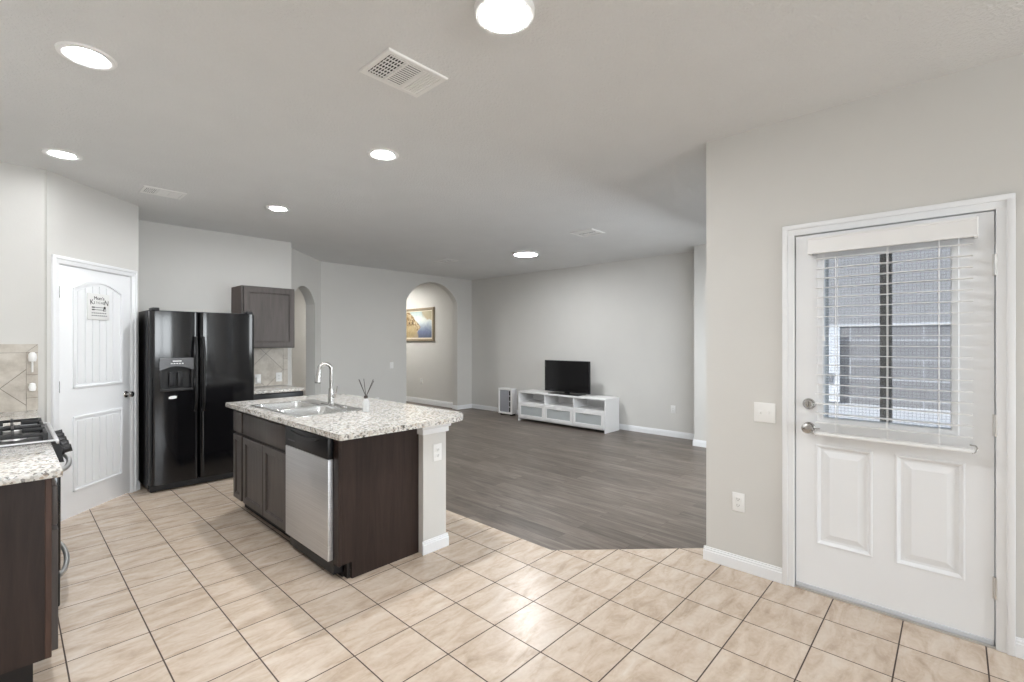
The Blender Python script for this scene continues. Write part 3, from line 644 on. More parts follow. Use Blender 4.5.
# ------------------------------------------------------------------ tiled splashes
ME = frame((0.161, 5.05, 0), (1, 0))     # end wall, local x = X - 0.161
bs = thing('tile_backsplash', (-0.15, 5.05, 0.91), 'beige stone tile splash beside the range on the short wall', 'backsplash')
MB(ME).box(-0.661, -0.063, -0.008, 0, 0.91, 1.342).build('diagonal_field', 'splash_end', bs)
bt = MB(ME)
zs = [0.91, 1.005, 1.178, 1.343]
for a, b in zip(zs, zs[1:]): bt.box(-0.0615, 0, -0.010, 0, a + 0.0015, b - 0.0015, 0.001, 1)
bt.prism([(-0.0615, 1.3445), (0, 1.405), (0, 1.3445)], -0.010, 0); bt.prism([(-0.064, 1.3445), (-0.064 + 0.001, 1.3455), (-0.002, 1.407), (-0.36, 1.407), (-0.36, 1.3445)], -0.010, 0); bt.box(-0.661, -0.363, -0.010, 0, 1.3445, 1.407)
bt.build('border_tile', 'splash_border', bs)
MB(ME).box(-0.661, -0.001, -0.006, 0, 0.91, 1.404).build('grout_bed', 'grout', bs)
ot = thing('plug_in_freshener', (0.134, 5.04, 1.26), 'white plug-in air freshener high on the splash beside the range', 'air freshener')
MB(ME).box(-0.046, -0.016, -0.030, -0.010, 1.290, 1.330, 0.004).build('plug', 'plate', ot)
MB(ME).lathe([(0.001, 0), (0.020, 0.004), (0.024, 0.03), (0.022, 0.055), (0.012, 0.070), (0.001, 0.072)], (-0.031, -0.036, 1.275), 'z', 16).build('body', 'plate', ot)
MB(ME).tube([(-0.031, -0.03, 1.275), (-0.031, -0.03, 1.215), (-0.031, -0.022, 1.20)], 0.006, 8).build('stem', 'plate', ot)
ot = thing('plug_adapter', (0.134, 5.04, 1.05), 'round white plug adapter lower on the splash beside the range', 'plug')
MB(ME).box(-0.044, -0.018, -0.028, -0.010, 1.065, 1.105, 0.004).build('plug', 'plate', ot)
MB(ME).lathe([(0.001, 0), (0.017, 0.004), (0.021, 0.03), (0.016, 0.058), (0.001, 0.064)], (-0.031, -0.030, 1.055), 'z', 16).build('body', 'plate', ot)

MF = frame((0, 6.40, 0), (1, 0))
bs = thing('tile_backsplash', (2.2, 6.40, 0.862), 'beige diagonal stone tile splash under the upper cabinet', 'backsplash')
MB(MF).box(1.82, 2.462, -0.008, 0, 0.862, 1.345).build('diagonal_field', 'splash_back', bs)
bt = MB(MF)
for a, b in ((0.862, 1.058), (1.061, 1.198), (1.201, 1.345)): bt.box(2.4645, 2.520, -0.009, 0, a, b)
bt.build('border_tile', 'splash_border', bs)
MB(MF).box(1.82, 2.519, -0.006, 0, 0.862, 1.344).build('grout_bed', 'grout', bs)
MF2 = frame((0, 6.391, 0), (1, 0))
outlet(MF2, 2.408, 0.965, 'white outlet on the splash under the upper cabinet')
ot = thing('plug_adapter', (2.155, 6.39, 0.93), 'white plug on the splash hard against the refrigerator', 'plug')
MB(MF2).box(2.118, 2.190, -0.006, 0, 0.895, 1.011, 0.002).build('plate', 'plate', ot)
MB(MF2).box(2.128, 2.180, -0.035, -0.006, 0.905, 0.98, 0.008).build('body', 'plate', ot)

# ------------------------------------------------------------------ cabinets
def shaker(mb, x0, x1, z0, z1, y0, t=0.020, rail=0.052):
    """door front: y0 = back plane, front at y0-t; recessed flat centre with an inner bead"""
    f = y0 - t
    mb.ring(x0, x1, z0, z1, rail, f, y0, 0.002)
    mb.ring(x0 + rail - 0.0005, x1 - rail + 0.0005, z0 + rail - 0.0005, z1 - rail + 0.0005, 0.009, f + 0.005, y0, 0.003)
    mb.box(x0 + rail + 0.005, x1 - rail - 0.005, f + 0.011, y0 - 0.0005, z0 + rail + 0.005, z1 - rail - 0.005)
    return mb
MI = frame((1.335, 4.48, 0), (0, -1))        # island front; local x = 4.48 - Y, y into the island
xi = lambda Y: 4.48 - Y
IH = 0.880
cb = thing('base_cabinet', (1.62, 4.36, 0), 'narrow dark base cabinet at the refrigerator end of the island', 'cabinet')
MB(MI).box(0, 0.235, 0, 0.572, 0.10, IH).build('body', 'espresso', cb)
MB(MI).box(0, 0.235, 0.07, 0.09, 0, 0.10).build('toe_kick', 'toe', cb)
MB(MI).box(0.006, 0.205, -0.020, 0, 0.672, 0.838, 0.003).build('drawer', 'espressosheen', cb)
shaker(MB(MI), 0.006, 0.205, 0.112, 0.648, 0, rail=0.045).build('door', 'espressosheen', cb)
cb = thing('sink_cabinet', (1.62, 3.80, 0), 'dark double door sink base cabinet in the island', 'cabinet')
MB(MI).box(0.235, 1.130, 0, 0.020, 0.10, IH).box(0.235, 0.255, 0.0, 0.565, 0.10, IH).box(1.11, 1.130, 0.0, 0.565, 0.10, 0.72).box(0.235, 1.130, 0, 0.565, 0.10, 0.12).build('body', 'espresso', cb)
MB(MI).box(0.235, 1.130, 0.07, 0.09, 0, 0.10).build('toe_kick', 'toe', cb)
MB(MI).box(0.247, 1.112, -0.020, 0, 0.672, 0.838, 0.003).build('false_drawer_front', 'espressosheen', cb)
shaker(MB(MI), 0.247, 0.676, 0.112, 0.648, 0).build('door', 'espressosheen', cb)
shaker(MB(MI), 0.684, 1.112, 0.112, 0.648, 0).build('door', 'espressosheen', cb)
# dishwasher
dw = thing('dishwasher', (1.62, 3.02, 0), 'stainless dishwasher with black control strip in the island', 'dishwasher')
a, b = xi(3.342), xi(2.712)
MB(MI).box(a, b, 0.0, 0.56, 0.03, 0.715).build('tub', 'blackplastic', dw)
MB(MI).box(a + 0.002, b - 0.002, -0.034, 0.0, 0.118, 0.722, 0.005).build('door_panel', 'steel', dw)
cp = MB(MI).box(a + 0.002, b - 0.002, -0.036, 0.0, 0.724, 0.852, 0.006).build('control_panel', 'blackplastic', dw)
xm = (a + b) / 2
MB(MI).prism([(xm - 0.21, 0.835), (xm - 0.14, 0.812), (xm - 0.06, 0.803), (xm + 0.06, 0.803), (xm + 0.14, 0.812), (xm + 0.21, 0.835), (xm + 0.14, 0.828), (xm + 0.06, 0.822), (xm - 0.06, 0.822), (xm - 0.14, 0.828)], -0.044, -0.034).build('latch_handle', 'black', cp)
bt = MB(MI)
for q in range(6): bt.box(a + 0.06 + q * 0.018, a + 0.068 + q * 0.018, -0.0375, -0.034, 0.765, 0.771)
bt.build('button', 'greyplastic', cp)
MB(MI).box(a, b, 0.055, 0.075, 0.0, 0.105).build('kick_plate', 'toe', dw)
# end panel with a toe notch and the filler stile
ep = thing('end_panel', (1.62, 2.665, 0), 'dark wood end panel closing the near side of the island', 'cabinet panel')
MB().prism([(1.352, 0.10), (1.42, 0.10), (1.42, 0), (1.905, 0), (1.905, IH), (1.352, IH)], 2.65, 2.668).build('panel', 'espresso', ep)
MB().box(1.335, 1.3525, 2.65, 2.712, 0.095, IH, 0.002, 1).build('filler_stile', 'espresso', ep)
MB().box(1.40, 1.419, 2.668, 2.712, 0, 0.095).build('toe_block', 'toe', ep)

# island countertop with a sink cut-out
def arc(cx, cy, r, a0, a1, n=8): return [(cx + r * math.cos(a0 + (a1 - a0) * k / n), cy + r * math.sin(a0 + (a1 - a0) * k / n)) for k in range(n + 1)]
CX0, CX1, CY0, CY1 = 1.250, 2.255, 2.462, 4.47
SX0, SX1, SY0, SY1 = 1.345, 1.815, 3.235, 4.075
mid = 3.65
rn, rf = 0.018, 0.21
near = [(CX0, mid)] + arc(CX0 + rn, CY0 + rn, rn, PI, 1.5 * PI) + arc(CX1 - rf, CY0 + rf, rf, 1.5 * PI, 2 * PI) + [(CX1, mid), (SX1, mid), (SX1, SY0), (SX0, SY0), (SX0, mid)]
far = [(CX1, mid)] + arc(CX1 - rf, CY1 - rf, rf, 0, 0.5 * PI) + arc(CX0 + rn, CY1 - rn, rn, 0.5 * PI, PI) + [(CX0, mid), (SX0, mid), (SX0, SY1), (SX1, SY1), (SX1, mid)]
ct = MB().prism(near, 0.8805, 0.914, 'xy').prism(far, 0.8805, 0.914, 'xy').build('island_countertop', 'granite')
tag(ct, 'speckled pale granite countertop of the island with the sink cut in', 'countertop')

# sink
sk = thing('kitchen_sink', ((SX0 + SX1) / 2, (SY0 + SY1) / 2, 0.73), 'stainless double bowl drop-in sink in the island counter', 'sink')
ZT = 0.9145; dv = (SY0 + SY1) / 2
bx0, bx1 = SX0 + 0.012, 1.715
rim = MB().box(1.322, bx0, 3.212, 4.098, ZT, ZT + 0.006, 0.002).box(bx1, 1.838, 3.212, 4.098, ZT, ZT + 0.006, 0.002).box(bx0 - 0.002, bx1 + 0.002, 3.212, SY0 + 0.014, ZT, ZT + 0.006, 0.002).box(bx0 - 0.002, bx1 + 0.002, SY1 - 0.014, 4.098, ZT, ZT + 0.006, 0.002).box(bx0 - 0.002, bx1 + 0.002, dv - 0.016, dv + 0.016, ZT, ZT + 0.005, 0.002)
rim.build('rim', 'sinksteel', sk)
def bowl(x0, x1, y0, y1, zt, depth, r=0.05):
    def ring(ins, z, rr):
        q = []
        for cx_, cy_, a in ((x1 - ins - rr, y1 - ins - rr, 0), (x0 + ins + rr, y1 - ins - rr, 1), (x0 + ins + rr, y0 + ins + rr, 2), (x1 - ins - rr, y0 + ins + rr, 3)):
            for k in range(6): an = (a + k / 5) * PI / 2; q.append((cx_ + rr * math.cos(an), cy_ + rr * math.sin(an), z))
        return q
    mb = MB(); t = bmesh.new()
    prof = [(0, zt, r), (0.004, zt - 0.02, r), (0.010, zt - depth + 0.03, r), (0.022, zt - depth + 0.008, r), (0.045, zt - depth, r)]
    out = [(-0.002 + p[0], p[1] if i else zt, p[2]) for i, p in enumerate(prof)]
    rings = [[t.verts.new(p) for p in ring(*q)] for q in prof]
    for A, B in zip(rings, rings[1:]):
        n = len(A)
        for k in range(n): t.faces.new((A[k], A[(k + 1) % n], B[(k + 1) % n], B[k]))
    t.faces.new(rings[-1])
    ext = [[t.verts.new((p[0], p[1], p[2])) for p in ring(ins - 0.003, z - (0.003 if i else 0), rr)] for i, (ins, z, rr) in enumerate(prof)]
    for A, B in zip(ext, ext[1:]):
        n = len(A)
        for k in range(n): t.faces.new((A[(k + 1) % n], A[k], B[k], B[(k + 1) % n]))
    t.faces.new(ext[-1][::-1])
    n = len(rings[0])
    for k in range(n): t.faces.new((rings[0][(k + 1) % n], rings[0][k], ext[0][k], ext[0][(k + 1) % n]))
    bmesh.ops.recalc_face_normals(t, faces=t.faces[:]); mb._merge(t); return mb
for y0, y1 in ((SY0 + 0.012, dv - 0.014), (dv + 0.014, SY1 - 0.012)):
    bw_ = bowl(bx0, bx1, y0, y1, ZT + 0.004, 0.19).build('bowl', 'sinksteel', sk)
    MB().lathe([(0, 0), (0.042, 0), (0.042, 0.003), (0.036, 0.004), (0.012, 0.001), (0, 0.001)], ((bx0 + bx1) / 2, (y0 + y1) / 2, ZT - 0.186)).build('drain', 'steel_hinge', bw_)

# faucet
fx, fy, fz = 1.775, 3.645, ZT + 0.006
fc = thing('kitchen_faucet', (fx, fy, fz), 'tall gooseneck pull-down faucet behind the island sink', 'faucet')
MB().lathe([(0, 0), (0.030, 0), (0.030, 0.006), (0.024, 0.010), (0.024, 0.075), (0.021, 0.085), (0.019, 0.13), (0.0, 0.13)], (fx, fy, fz)).build('base', 'chrome', fc)
dirx, diry = -0.96, 0.28
pts = [(fx, fy, fz + 0.12), (fx, fy, fz + 0.282)]
for k in range(1, 13):
    a = PI * k / 12 * 0.95; R = 0.046
    pts.append((fx + dirx * (R - R * math.cos(a)), fy + diry * (R - R * math.cos(a)), fz + 0.282 + R * math.sin(a)))
MB().tube(pts, 0.0142, 14).build('gooseneck', 'chrome', fc)
e = Vector(pts[-1]); dd = ((e - Vector(pts[-2])).normalized() * 0.4 + Vector((0, 0, -1))).normalized()
MB().tube([e, e + dd * 0.02, e + dd * 0.075, e + dd * 0.105], [0.0142, 0.018, 0.022, 0.025], 14).tube([e + dd * 0.105, e + dd * 0.113], [0.0255, 0.022], 14).build('spray_head', 'chrome', fc)
MB().tube([(fx, fy, fz + 0.065), (fx + 0.01, fy - 0.038, fz + 0.068), (fx + 0.018, fy - 0.048, fz + 0.10), (fx + 0.022, fy - 0.055, fz + 0.15)], [0.012, 0.012, 0.008, 0.006], 10).build('handle', 'chrome', fc)
MB().box(fx - 0.028, fx + 0.028, fy - 0.13, fy + 0.13, fz, fz + 0.005, 0.004).build('deck_plate', 'chrome', fc)
sd = thing('sink_hole_cover', (fx, 3.44, fz), 'small round metal hole cover beside the faucet', 'hole cover')
MB().lathe([(0, 0), (0.026, 0), (0.026, 0.006), (0.018, 0.014), (0, 0.016)], (fx, 3.44, fz), 'z', 18).build('cap', 'chrome', sd)
MB().lathe([(0, 0), (0.029, 0), (0.029, 0.003), (0, 0.003)], (fx, 3.44, fz), 'z', 18).build('flange', 'chrome', sd)

# reed diffuser
rx, ry, rz = 1.79, 3.135, 0.914
rd = thing('reed_diffuser', (rx, ry, rz), 'small clear bottle with dark reeds on the island counter', 'reed diffuser')
MB().lathe([(0, 0.0), (0.023, 0.0), (0.025, 0.004), (0.025, 0.065), (0.021, 0.083), (0.011, 0.097), (0.011, 0.112), (0.0085, 0.112), (0.0085, 0.097), (0.0195, 0.083), (0.0235, 0.065), (0.0235, 0.004), (0, 0.003)], (rx, ry, rz)).build('bottle', 'bottle', rd)
MB().lathe([(0.0112, 0.098), (0.0130, 0.098), (0.0140, 0.105), (0.0130, 0.118), (0.0112, 0.118)], (rx, ry, rz), 'z', 14).build('neck_ribbon', 'reed', rd)
cr = Vector((math.cos(TH), -math.sin(TH), 0)); fw = Vector((math.sin(TH), math.cos(TH), 0))
for s_, f_, hh in ((-0.056, 0.01, 0.236), (-0.045, -0.012, 0.236), (-0.022, 0.02, 0.240), (0.052, 0.005, 0.236), (0.062, -0.015, 0.228)):
    p_ = Vector((rx, ry, rz + 0.02)) - cr * s_ * 0.12 - fw * f_ * 0.1; q_ = Vector((rx, ry, rz + 0.112)) + cr * s_ * 0.02
    MB().tube([p_, q_, Vector((rx, ry, rz + hh)) + cr * s_ + fw * f_], 0.0021, 6).build('reed', 'reed', rd)

# ------------------------------------------------------------------ range-side counter run
MR = frame((0.155, 2.63, 0), (1, 0))
cb = thing('base_cabinet', (-0.2, 3.02, 0), 'dark base cabinet between the camera and the gas range', 'cabinet')
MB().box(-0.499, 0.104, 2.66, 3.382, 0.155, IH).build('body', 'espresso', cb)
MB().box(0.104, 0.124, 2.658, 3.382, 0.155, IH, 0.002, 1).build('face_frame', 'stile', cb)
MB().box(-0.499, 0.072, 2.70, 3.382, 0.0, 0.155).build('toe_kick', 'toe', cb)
shaker(MB(frame((0.124, 2.66, 0), (0, 1))), 0.02, 0.70, 0.17, 0.66, 0).build('door', 'espressosheen', cb)
MB(frame((0.124, 2.66, 0), (0, 1))).box(0.02, 0.70, -0.018, 0, 0.68, 0.84, 0.003).build('drawer', 'espressosheen', cb)
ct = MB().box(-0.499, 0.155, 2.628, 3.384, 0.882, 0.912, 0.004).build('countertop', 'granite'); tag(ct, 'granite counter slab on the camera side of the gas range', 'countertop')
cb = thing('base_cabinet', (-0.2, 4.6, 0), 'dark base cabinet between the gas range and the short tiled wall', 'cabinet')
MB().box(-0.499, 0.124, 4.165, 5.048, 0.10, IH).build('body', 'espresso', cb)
MB().box(-0.499, 0.062, 4.165, 5.048, 0.0, 0.10).build('toe_kick', 'toe', cb)
shaker(MB(frame((0.124, 4.165, 0), (0, 1))), 0.03, 0.85, 0.11, 0.65, 0).build('door', 'espressosheen', cb)
MB(frame((0.124, 4.165, 0), (0, 1))).box(0.03, 0.85, -0.018, 0, 0.672, 0.84, 0.003).build('drawer', 'espressosheen', cb)
ct = MB().box(-0.499, 0.155, 4.163, 5.040, 0.882, 0.912, 0.004).build('countertop', 'granite'); tag(ct, 'granite counter slab between the gas range and the tiled end wall', 'countertop')

# gas range
RY0, RY1 = 3.388, 4.158
rg = thing('gas_range', (-0.15, (RY0 + RY1) / 2, 0), 'black gas range with cast iron grates in the counter run', 'gas range')
MB().box(-0.495, 0.140, RY0, RY1, 0.04, 0.895).build('body', 'black', rg)
MB().box(-0.495, 0.178, RY0, RY1, 0.895, 0.916, 0.004).build('cooktop', 'black', rg)
MB().box(0.166, 0.186, RY0, RY1, 0.898, 0.920, 0.005).box(-0.49, 0.178, RY0, RY0 + 0.014, 0.912, 0.922, 0.003).box(-0.49, 0.178, RY1 - 0.014, RY1, 0.912, 0.922, 0.003).build('cooktop_trim', 'steel', rg)
MB().prism([(0.14, 0.80), (0.205, 0.80), (0.186, 0.898), (0.14, 0.898)], RY0 + 0.002, RY1 - 0.002, 'xz').build('control_panel', 'black', rg)
for k in range(5):
    y = RY0 + 0.085 + k * 0.15
    kn = MB(Matrix.Translation((0.196, y, 0.850)) @ Matrix.Rotation(-0.19, 4, 'Y')).lathe([(0, 0), (0.027, 0), (0.027, 0.008), (0.021, 0.012), (0.019, 0.036), (0.014, 0.040), (0, 0.040)], (0, 0, 0), 'x', 18).box(0.03, 0.044, -0.004, 0.004, -0.02, 0.02, 0.002)
    kn.build('knob', 'blackplastic', rg)
od = MB().box(0.14, 0.192, RY0 + 0.004, RY1 - 0.004, 0.235, 0.792, 0.008).build('oven_door', 'gloss', rg)
def bow_handle(y0, y1, z, x, out):
    p = []
    for k in range(13):
        t_ = k / 12; p.append((x + out * math.sin(PI * t_) ** 0.6, y0 + (y1 - y0) * t_, z))
    return MB().tube(p, 0.0125, 12)
bow_handle(RY0 + 0.05, RY1 - 0.05, 0.745, 0.188, 0.058).build('handle', 'steel_hinge', od)
dr = MB().box(0.14, 0.190, RY0 + 0.004, RY1 - 0.004, 0.05, 0.225, 0.008).build('drawer', 'black', rg)
bow_handle(RY0 + 0.05, RY1 - 0.05, 0.195, 0.186, 0.05).build('handle', 'steel_hinge', dr)
for by in (RY0 + 0.20, RY1 - 0.20):
    for bx_ in (-0.33, 0.02):
        bn = MB().lathe([(0, 0), (0.052, 0), (0.048, 0.012), (0.036, 0.014), (0, 0.014)], (bx_, by, 0.916), 'z', 20).build('burner', 'steel_hinge', rg)
        MB().lathe([(0, 0.014), (0.036, 0.014), (0.036, 0.022), (0.03, 0.026), (0, 0.026)], (bx_, by, 0.916), 'z', 20).build('burner_cap', 'matblack', bn)
for y0, y1 in ((RY0 + 0.03, (RY0 + RY1) / 2 - 0.004), ((RY0 + RY1) / 2 + 0.004, RY1 - 0.03)):
    g = MB(); zt = 0.958; ym = (y0 + y1) / 2
    for y in (y0 + 0.008, y1 - 0.008): g.box(-0.46, 0.145, y - 0.007, y + 0.007, zt - 0.016, zt, 0.003)
    for x in (-0.452, -0.157, 0.137): g.box(x - 0.007, x + 0.007, y0, y1, zt - 0.016, zt, 0.003)
    for xb in (-0.33, 0.02):
        g.box(xb - 0.13, xb - 0.035, ym - 0.006, ym + 0.006, zt - 0.014, zt + 0.008, 0.003); g.box(xb + 0.035, xb + 0.12, ym - 0.006, ym + 0.006, zt - 0.014, zt + 0.008, 0.003)
        g.box(xb - 0.006, xb + 0.006, y0, ym - 0.035, zt - 0.014, zt + 0.008, 0.003); g.box(xb - 0.006, xb + 0.006, ym + 0.035, y1, zt - 0.014, zt + 0.008, 0.003)
    for x in (-0.452, 0.137):
        for y in (y0 + 0.008, y1 - 0.008): g.box(x - 0.009, x + 0.009, y - 0.009, y + 0.009, 0.916, zt, 0.002)
    g.build('grate', 'matblack', rg)

# ------------------------------------------------------------------ refrigerator
FY = 5.452
fr = thing('refrigerator', (1.36, 5.9, 0), 'glossy black side by side refrigerator with dispenser', 'refrigerator')
MB().box(0.905, 1.815, 5.545, 6.30, 0.03, 1.722, 0.004).build('case', 'blackplastic', fr)
def fdoor(x0, x1):
    n = 14; bow = 0.020; r = 0.03; pl = []
    for k in range(n + 1):
        t_ = k / n; x = x0 + (x1 - x0) * t_
        e_ = min(t_, 1 - t_) * (x1 - x0)
        y = FY + bow * (2 * t_ - 1) ** 2 * 0.4 + (r - math.sqrt(max(0, r * r - (r - e_) ** 2)) if e_ < r else 0)
        pl.append((x, y))
    # denser near the edges
    pl = []
    for t_ in [0, 0.004, 0.012, 0.025, 0.045, 0.07, 0.12, 0.2, 0.3, 0.4, 0.5, 0.6, 0.7, 0.8, 0.88, 0.93, 0.955, 0.975, 0.988, 0.996, 1]:
        x = x0 + (x1 - x0) * t_; e_ = min(t_, 1 - t_) * (x1 - x0)
        y = FY + 0.008 * (2 * t_ - 1) ** 2 + (r - math.sqrt(max(0, r * r - (r - e_) ** 2)) if e_ < r else 0)
        pl.append((x, y))
    return pl + [(x1, 5.538), (x0, 5.538)]
# freezer door is built around the dispenser recess
X0, XS, X1 = 0.908, 1.3025, 1.812
dx0, dx1, dz0, dz1 = 0.982, 1.248, 0.955, 1.262
pl = fdoor(X0, XS - 0.004)
front = pl[:-2]
import bisect
def yat(x):
    for (xa, ya), (xb, yb) in zip(front, front[1:]):
        if xa <= x <= xb: return ya + (yb - ya) * (x - xa) / (xb - xa + 1e-9)
    return FY
def sub(xa, xb): return [(xa, yat(xa))] + [p for p in front if xa + 1e-6 < p[0] < xb - 1e-6] + [(xb, yat(xb)), (xb, 5.538), (xa, 5.538)]
fd = MB().prism(pl, 0.075, dz0, 'xy').prism(pl, dz1, 1.712, 'xy').prism(sub(X0, dx0), dz0, dz1, 'xy').prism(sub(dx1, XS - 0.004), dz0, dz1, 'xy')
bmesh.ops.remove_doubles(fd.bm, verts=fd.bm.verts[:], dist=1e-5)
fdo = fd.build('freezer_door', 'gloss', fr)
MB().prism(fdoor(XS + 0.004, X1), 0.075, 1.712, 'xy').build('fresh_food_door', 'gloss', fr)
ds = MB().box(dx0 + 0.002, dx1 - 0.002, 5.515, 5.53, dz0, dz1)
ds.box(dx0, dx0 + 0.014, FY - 0.006, 5.53, dz0, dz1, 0.003).box(dx1 - 0.014, dx1, FY - 0.006, 5.53, dz0, dz1, 0.003).box(dx0, dx1, FY - 0.010, 5.53, dz0 - 0.004, dz0 + 0.022, 0.004)
ds = ds.build('dispenser', 'matblack', fdo)
xc = (dx0 + dx1) / 2
ap = [(dx0 - 0.004, dz1 + 0.006), (dx0 - 0.004, 1.150)] + [(dx0 + (dx1 - dx0) * k / 10, 1.150 + 0.038 * math.sin(PI * k / 10)) for k in range(11)] + [(dx1 + 0.004, 1.150), (dx1 + 0.004, dz1 + 0.006)]
MB().prism(ap, FY - 0.014, FY + 0.03).build('dispenser_panel', 'panelgrey', fr)
MB().box(xc - 0.055, xc - 0.010, 5.485, 5.512, 0.99, 1.13, 0.006).box(xc + 0.012, xc + 0.055, 5.485, 5.512, 0.99, 1.13, 0.006).build('paddle', 'blackplastic', fr)
bt = MB()
for q in range(5): bt.box(xc - 0.05 + q * 0.022, xc - 0.036 + q * 0.022, FY - 0.0155, FY - 0.012, 1.212, 1.218)
bt.box(xc - 0.035, xc + 0.035, FY - 0.0155, FY - 0.012, 1.234, 1.242)
bt.build('control_button', 'plate', fr)
for x, dx in ((1.2650, -1), (1.3300, 1)):
    h_ = MB(); pts = []
    for k in range(17):
        t_ = k / 16; pts.append((x, FY - 0.018 - 0.040 * min(1, math.sin(PI * t_) * 1.9) , 0.745 + 0.725 * t_))
    h_.tube(pts, [0.013] * 17, 12)
    h_.build('handle', 'black', fr)
for x in (0.955, 1.765): MB().box(x - 0.03, x + 0.03, 5.47, 5.62, 1.7125, 1.745, 0.008).build('hinge_cover', 'blackplastic', fr)
MB().box(0.915, 1.805, 5.50, 5.545, 0.012, 0.070, 0.004).build('base_grille', 'matblack', fr)
for x in (0.945, 1.775): MB().tube([(x - 0.02, 5.53, 0.022), (x + 0.02, 5.53, 0.022)], 0.022, 14).build('roller', 'blackplastic', fr)
st = [(1.045, 0.878), (1.060, 0.872), (1.098, 0.874), (1.110, 0.882), (1.110, 0.898), (1.090, 0.903), (1.060, 0.900), (1.047, 0.892)]
tag(MB().prism([(x + 0.005, z + 0.004) for x, z in st], FY - 0.0005, FY + 0.012).build('door_patch', 'whitepatch'), 'small white patch under the refrigerator dispenser', 'magnet')  # plain white patch on the freezer door

# ------------------------------------------------------------------ cabinet run right of the refrigerator
cb = thing('base_cabinet', (2.14, 6.08, 0), 'dark base cabinet beside the refrigerator on the tiled wall', 'cabinet')
MB().box(1.835, 2.470, 5.80, 6.385, 0.10, 0.826).build('body', 'espresso', cb)
MB().box(1.835, 2.470, 5.87, 6.385, 0, 0.10).build('toe_kick', 'toe', cb)
MBk = frame((1.835, 5.80, 0), (1, 0))
MB(MBk).box(0.012, 0.630, -0.018, 0, 0.68, 0.815, 0.003).build('drawer', 'black', cb)
shaker(MB(MBk), 0.012, 0.630, 0.112, 0.665, 0).build('door', 'espressosheen', cb)
ct = MB().box(1.832, 2.474, 5.765, 6.390, 0.828, 0.860, 0.003).build('countertop', 'granite'); tag(ct, 'short granite counter slab beside the refrigerator', 'countertop')
uc = thing('upper_cabinet', (2.15, 6.2, 1.345), 'dark single door upper cabinet on the wall right of the refrigerator', 'cabinet')
MB().box(1.858, 2.462, 6.055, 6.395, 1.345, 2.078, 0.002, 1).build('body', 'stile', uc)
MU = frame((1.858, 6.055, 0), (1, 0))
MB(MU).box(0, 0.604, -0.018, 0.0, 1.345, 2.078, 0.002, 1).build('face_frame', 'espressosheen', uc)
shaker(MB(MU), 0.020, 0.598, 1.358, 2.062, -0.018, 0.02, 0.058).build('door', 'espressosheen', uc)

# ------------------------------------------------------------------ media unit, television, purifier
ms = thing('media_unit', (6.51, 4.84, 0), 'low white media unit with three open shelves over three drawers', 'media unit')
tx0, tx1, ty0, ty1 = 6.305, 6.715, 3.930, 5.750
MB().box(tx0 - 0.003, tx1, ty0 - 0.003, ty1 + 0.003, 0.505, 0.530, 0.002).build('top', 'whitelam', ms)
MV = frame((tx0, ty1, 0), (0, -1)); WV = ty1 - ty0
MB(MV).box(0, 0.02, 0, 0.41, 0.0, 0.505).build('side_panel', 'whitelam', ms)
MB(MV).box(WV - 0.02, WV, 0, 0.41, 0.0, 0.505).build('side_panel', 'whitelam', ms)
for k in (1, 2): MB(MV).box(WV * k / 3 - 0.009, WV * k / 3 + 0.009, 0.002, 0.40, 0.06, 0.505).build('divider', 'whitelam', ms)
MB(MV).box(0.02, WV - 0.02, 0.004, 0.40, 0.325, 0.343).build('shelf', 'whitelam', ms)
MB(MV).box(0.02, WV - 0.02, 0.004, 0.40, 0.045, 0.065).build('bottom', 'whitelam', ms)
MB(MV).box(0.02, WV - 0.02, 0.385, 0.400, 0.065, 0.505).build('back_panel', 'whitelam', ms)
for k in range(3):
    a, b = 0.021 + (WV - 0.042) * k / 3 + 0.003, 0.021 + (WV - 0.042) * (k + 1) / 3 - 0.003
    f = MB(MV); z0, z1 = 0.068, 0.322; r_ = 0.055
    f.ring(a, b, z0, z1, r_ * 0.9, -0.014, 0.004, 0.002)
    dr = f.build('drawer', 'whitelam', ms)
    MB(MV).box(a + r_ * 0.9 - 0.003, b - r_ * 0.9 + 0.003, -0.006, 0.003, z0 + r_ * 0.9 - 0.003, z1 - r_ * 0.9 + 0.003).build('frosted_panel', 'frost', dr)
    c_ = (a + b) / 2
    MB(MV).box(c_ - 0.085, c_ + 0.085, -0.024, -0.013, z1 - 0.052, z1 - 0.020, 0.004).build('pull', 'whitelam', dr)
tv = thing('television', (6.485, 4.795, 0.530), 'small black flat television standing on the white media unit', 'television')
MT = frame((6.460, 5.262, 0), (0, -1)); WT = 0.935
MB(MT).box(0, WT, 0, 0.035, 0.562, 1.098, 0.006).box(0.2, WT - 0.2, 0.03, 0.075, 0.62, 0.95, 0.012).build('cabinet', 'blackplastic', tv)
MB(MT).box(0.014, WT - 0.014, -0.002, 0.002, 0.586, 1.086).build('screen', 'screen', tv)
MB(MT).box(WT / 2 - 0.05, WT / 2 + 0.05, 0.012, 0.04, 0.535, 0.60, 0.004).build('neck', 'blackplastic', tv)
MB(MT).box(0.155, WT - 0.155, -0.105, 0.135, 0.5305, 0.542, 0.005).build('base', 'black', tv)
ap = thing('air_purifier', (6.63, 6.29, 0), 'white boxy air purifier on the floor beside the media unit', 'air purifier')
MQ = frame((6.55, 6.50, 0), (0, -1)); q0, q1 = 0.0, 0.36
MB(MQ).box(q0, q1, 0.012, 0.15, 0.03, 0.52, 0.018).build('body', 'purside', ap)
MB(MQ).ring(q0, q1, 0.03, 0.52, 0.034, -0.006, 0.014, 0.005).build('front_frame', 'plate', ap)
gl = MB(MQ)
for k in range(16): gl.box(0.055 + k * 0.0135, 0.0635 + k * 0.0135, 0.0, 0.014, 0.058, 0.482)
gl.build('grille', 'purgrille', ap)
